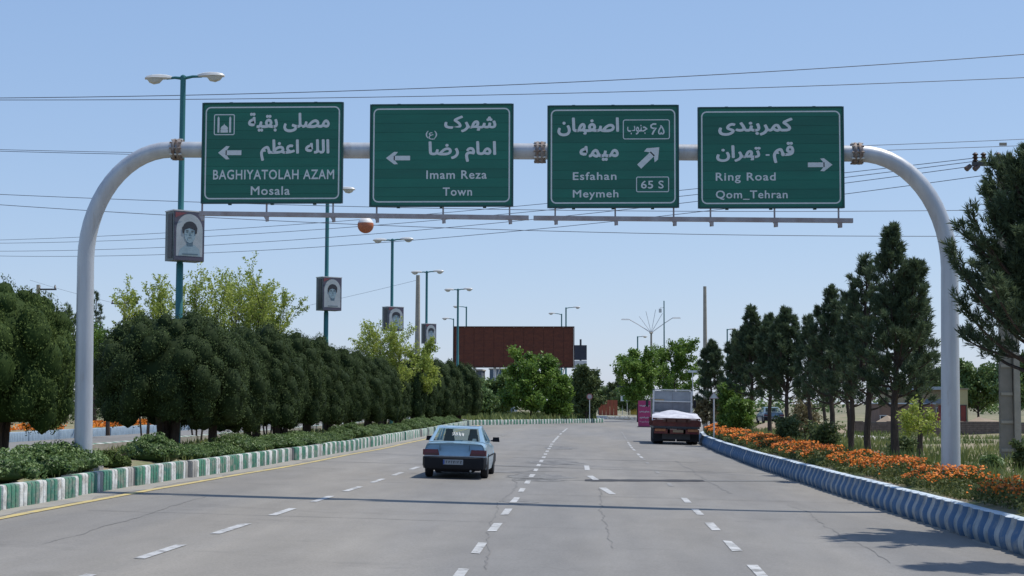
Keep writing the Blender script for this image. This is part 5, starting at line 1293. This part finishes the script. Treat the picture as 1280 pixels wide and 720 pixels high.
def post_sign(name, label, cat, px, py_top, py_base, D, poly, m, edge=None, zb=None, back=None):
    p = P(px, py_base, D); zb = p.z if zb is None else zb; top = P(px, py_top, D).z
    r_ = empty(name, label, cat, (p.x, D, zb)); h = top-zb
    b = MB(); b.tube([(0, 0, -.1), (0, 0, h-.05)], .04, 7); b.obj('post', M['white_metal'], r_)
    mxz = max(z for _, z in poly)
    b = MB(); b.prism([(x, h - mxz + z) for x, z in poly], -.06, -.04); f = b.obj('plate', edge or m, r_)
    b = MB(); cx = sum(x for x, _ in poly)/len(poly); cz = sum(z for _, z in poly)/len(poly); b.prism([(cx+(x-cx)*.72, h-mxz+cz+(z-cz)*.72) for x, z in poly], -.065, -.06); b.obj('face', m, f)
    return r_
post_sign('warning_sign', 'small triangular warning sign on a white post beside the light green shrub', 'road sign', 892.5, 489.5, 529, 82, [(-.25, 0), (.25, 0), (0, .36)], M['sign_white'], mat('sign_pink', (.46, .34, .34), .5, noise=.2), zb=.42)
post_sign('round_sign', 'small round red-rimmed sign on a post at the right end of the island', 'road sign', 737, 492, 521, 158, ell(0, 0, .30, .30, 16), mat('sign_pale', (.45, .42, .42), .6, noise=.2), mat('sign_red', (.34, .12, .11), .6, noise=.1), zb=.3)
post_sign('green_road_sign', 'small green road sign far behind, left of the magenta board', 'road sign', 784, 494, 514, 245, [(-1.0, 0), (1.0, 0), (1.0, .9), (-1.0, .9)], M['sign_green'], M['sign_white'], zb=0)
post_sign('dark_road_board', 'dark board on a post left of the round green tree', 'board', 778, 482, 514, 260, [(-.9, 0), (.9, 0), (.9, 1.1), (-.9, 1.1)], M['dark_metal'], M['dark_metal'], zb=0)
post_sign('pale_road_board', 'pale rectangular board seen above the cab of the truck', 'board', 866, 463, 514, 150, [(-.45, 0), (.45, 0), (.45, .2), (-.45, .2)], M['sign_white'], M['white_metal'], zb=0)
# billboard
BD = 186.0
a = P(567.5, 458.5, BD); c = P(717, 409, BD)
bb_ = empty('billboard', 'huge blank brown billboard standing behind the island trees', 'billboard', ((a.x+c.x)/2, BD, 0)); W = c.x-a.x; H = c.z-a.z
for i in range(12):
    b = MB(); b.box((-W/2 + W*(i+.5)/12, 0, a.z+H/2), (W/12-.03, .06, H)); 
    for k in range(1, 6): b.box((-W/2 + W*(i+.5)/12, -.033, a.z+H*k/6), (W/12-.05, .02, .03))
    b.obj('panel', M['rust'], bb_)
b = MB(); b.box((0, .25, a.z+H/2), (W-.1, .4, H-.1)); b.obj('backing', M['dark_metal'], bb_)
b = MB()
for z in (a.z-.04, c.z+.04): b.box((0, .1, z), (W+.2, .5, .1))
for x in (-W/2-.05, W/2+.05): b.box((x, .1, a.z+H/2), (.1, .5, H-.02))
b.obj('frame', mat('board_frame', (.06, .035, .03), .6, noise=.2), bb_)
for x in (-.33, -.16, .02, .2, .38):
    b = MB(); b.tube([(x*W, .4, -.2), (x*W, .4, a.z+.1)], .16, 8); b.obj('leg', M['white_metal'], bb_)
for x in (-.25, .29):
    b = MB(); b.tube([(x*W, .4, .2), (x*W+1.9, .4, a.z)], .07, 6); b.obj('brace', M['white_metal'], bb_)
# a small dark board on a stand beside it
a = P(718, 450, 240); c = P(733.5, 431.5, 240)
sb_ = empty('small_dark_billboard', 'small dark square billboard right behind the end of the brown one', 'billboard', ((a.x+c.x)/2, 240, 0))
b = MB(); b.box((0, 0, (a.z+c.z)/2), (c.x-a.x, .4, c.z-a.z)); b.obj('panel', mat('navy_board', (.03, .035, .055), .6, noise=.3, scale=1), sb_)
b = MB(); b.box((0, -.25, a.z-.7), (c.x-a.x, .3, 1.2)); b.obj('lower_panel', M['white_metal'], sb_)
b = MB(); b.tube([(0, .3, 0), (0, .3, c.z+.9)], .15, 8); b.obj('pole', M['dark_metal'], sb_)

# ------------------------------------------------------------------ buildings and walls
def building(name, label, cat, x0, x1, y, dep, zb, zt, wall, roof, wins=(), rh=.2, over=.15, roofname='roof'):
    r_ = empty(name, label, cat, ((x0+x1)/2, y, zb)); w = x1-x0; h = zt-zb
    b = MB(); b.box((0, dep/2, h/2-.2), (w, dep, h+.4)); b.obj('wall', wall, r_)
    b = MB(); b.box((0, dep/2, h+rh/2), (w+2*over, dep+2*over, rh)); b.obj(roofname, roof, r_)
    for wx, wz, ww, wh, kind in wins:
        b = MB()
        for cx, cz, dw, dh in ((0, wh/2, ww+.12, .06), (0, -wh/2, ww+.12, .06), (ww/2, 0, .06, wh-.06), (-ww/2, 0, .06, wh-.06)): b.box((wx+cx, -.03, wz+cz), (dw, .08, dh))
        f = b.obj(kind, M['white_metal'] if kind == 'window' else M['dark_metal'], r_)
        b = MB(); b.box((wx, -.012, wz), (ww-.06, .03, wh-.06)); b.obj('pane' if kind == 'window' else 'leaf', M['win_dark'] if kind == 'window' else M['red_paint'], f)
    return r_
def bx(px0, px1, ptop, Y): a = P(px0, ptop, Y); c = P(px1, ptop, Y); return a.x, c.x, a.z
x0, x1, zt = bx(1118, 1196, 487, 150)
building('long_shed', 'long tan shed with a pale blue-white roof edge behind the brick wall', 'building', x0, x1, 150, 8, .2, zt, M['tan_wall'], M['roof_pale'], ((-1.2, 1.3, .9, .6, 'window'), (1.4, 1.3, .9, .6, 'window')), .28, .3)
x0, x1, zt = bx(1196, 1209.5, 487, 140)
building('yellow_hut', 'small yellow hut with a dark doorway just right of the gantry post', 'building', x0, x1, 140, 3, .2, zt, M['yellow_wall'], M['tan_wall'], ((.05, 1.0, .5, 1.7, 'door'),), .12, .08)
x0, x1, zt = bx(1100, 1168, 505, 130)
building('low_red_building', 'low reddish brown building in front of the tan shed, left of the gantry post', 'building', x0, x1, 130, 5, .2, zt, mat('red_brown_wall', (.24, .15, .11), .9, c2=(.17, .11, .085), scale=1), M['roof_pale'], ((-1.9, .8, .5, .4, 'window'),), .1, .1)
x0, x1, zt = bx(586, 602, 463, 250)
building('dark_block', 'dark flat-roofed block behind the legs at the left end of the billboard', 'building', x0, x1, 250, 8, 0, zt, mat('dark_wall', (.07, .08, .095), .8, c2=(.10, .11, .12), scale=.5), M['concrete'], ((0, 3.2, 1.2, .9, 'window'), (0, 5.2, 1.2, .9, 'window')))
x0, x1, zt = bx(612, 642, 462, 255)
building('blue_grey_block', 'blue-grey building seen under the middle of the billboard', 'building', x0, x1, 255, 8, 0, zt, mat('bluegrey_wall', (.10, .14, .17), .8, c2=(.14, .18, .2), scale=.5), M['concrete'], ((-1, 3.6, 1, .9, 'window'), (1, 3.6, 1, .9, 'window'), (-1, 5.5, 1, .9, 'window'), (1, 5.5, 1, .9, 'window')))
x0, x1, zt = bx(690, 717, 498.5, 235)
M['hoard'] = mat('red_hoarding', (.34, .085, .04), .7, c2=(.26, .07, .04), scale=.8)
def hoarding(label, px0, px1, ptop, Y):
    x0, x1, zt = bx(px0, px1, ptop, Y); r_ = empty('red_hoarding', label, 'hoarding', ((x0+x1)/2, Y, 0)); n = 5
    for k in range(n):
        b = MB(); b.box((-(x1-x0)/2+(x1-x0)*(k+.5)/n, .02*(k % 2), zt/2), ((x1-x0)/n-.04, .12, zt)); b.obj('panel', M['hoard'], r_)
    return r_
hoarding('red-orange hoarding behind the island, right of the billboard trees', 690, 718, 498.5, 235)
hoarding('red-orange hoarding farther right, before the distant trees', 748, 772, 500, 240)
x0, x1, zt = bx(788, 797, 500, 262); r_ = empty('yellow_kiosk', 'small yellow kiosk with a white roof beside the magenta board', 'kiosk', ((x0+x1)/2, 262, 0))
b = MB(); b.box((0, 0, zt/2), (x1-x0, 1.5, zt)); b.obj('wall', mat('kiosk_yellow', (.6, .42, .06), .6, noise=.2), r_); b = MB(); b.box((0, 0, zt+.25), (x1-x0+.3, 1.8, .5)); b.obj('roof', M['lamp_shell'], r_)
# red machine by the tan shed
p = P(1172, 522, 120); r_ = empty('red_tractor', 'red tractor with a dark blue canopy in front of the tan shed', 'tractor', (p.x, 120, p.z)); r_.location.z = .25
b = MB(); b.box((.1, 0, .95), (.8, 2.2, .6), top=(.85, .95)); b.box((.3, .2, 1.4), (.35, .5, .8)); b.obj('body', M['red_paint'], r_)
b = MB(); b.box((-.1, -.1, 2.1), (1.5, 1.6, .35), top=(.8, .8)); b.obj('canopy', mat('canopy_blue', (.03, .06, .10), .6, noise=.2), r_)
for x in (-.55, .55):
    b = MB(); b.tube([(x, -.7, .9), (x, -.7, 2.0)], .04, 6); b.obj('canopy_post', M['red_paint'], r_)
    wheel(r_, x*1.1, -.7, .55, .3, 1 if x > 0 else -1); wheel(r_, x*1.0, .9, .35, .2, 1 if x > 0 else -1)
# brick wall across the field: courses of bricks
wy = 88.0
a = P(1060, 545, wy); c = P(1300, 527, wy)
bw_ = empty('brick_wall', 'low grey-brown brick wall crossing the field behind the gantry post', 'wall', (a.x, wy, .2))
Lw = c.x - a.x; Hw = c.z - .2
b = MB(); b.box((Lw/2, .1, Hw/2-.1), (Lw, .16, Hw+.1)); b.obj('mortar_core', M['mortar'], bw_)
b = MB(); rows_ = 9
for r in range(rows_):
    n = int(Lw/.42)
    for k in range(n):
        if r == rows_-1 and rnd.random() < .35: continue
        x = (k + .5 + (.5 if r % 2 else 0))*.42
        if x > Lw-.2: continue
        b.box((x, .1 + rnd.uniform(-.012, .012), (r+.5)*Hw/rows_), (.395, .22, Hw/rows_-.02))
o = b.obj('brick', M['brick'], bw_); o['kind'] = 'stuff'
# earth bank in front of and behind the wall
b = MB(); vs = []; n = 40
for j in range(6):
    for i in range(n+1):
        x = a.x - 6 + (Lw+16)*i/n; z = (.15, .55, .95, 1.15, .9, .2)[j]*(.75+.35*math.sin(i*.8+j)+.15*math.sin(i*2.3)) ; vs.append((x, wy+1.2+j*1.6, .1+z))
b.add(vs, [(j*(n+1)+i, j*(n+1)+i+1, (j+1)*(n+1)+i+1, (j+1)*(n+1)+i) for j in range(5) for i in range(n)])
setp(b.obj('earth_bank', mat('bank_soil', (.33, .25, .17), .95, c2=(.22, .17, .12), scale=.5, bump=.6, world_co=True), smooth=True), kind='structure')
for k, (px, py, D, sx) in enumerate(((1085, 538, 75, 1.6), (1063, 541, 78, 1.1))):
    p = P(px, py, D); b = MB(); b.lathe([(sx, -.1), (sx*.8, .15), (sx*.4, .32), (.05, .38)], 14); b.v = [(x*(1+.2*math.sin(7*y)), y*(1+.2*math.cos(5*x)), z) for x, y, z in b.v]
    o = b.obj('rubble_heap', mat('pale_rubble', (.5, .48, .44), .9, c2=(.36, .33, .29), scale=3, bump=.6), loc=(p.x, D, .3), smooth=True); setp(o, ['pale heap of rubble on the field between the pine trunks', 'smaller pale rubble heap left of the first one'][k], 'rubble')
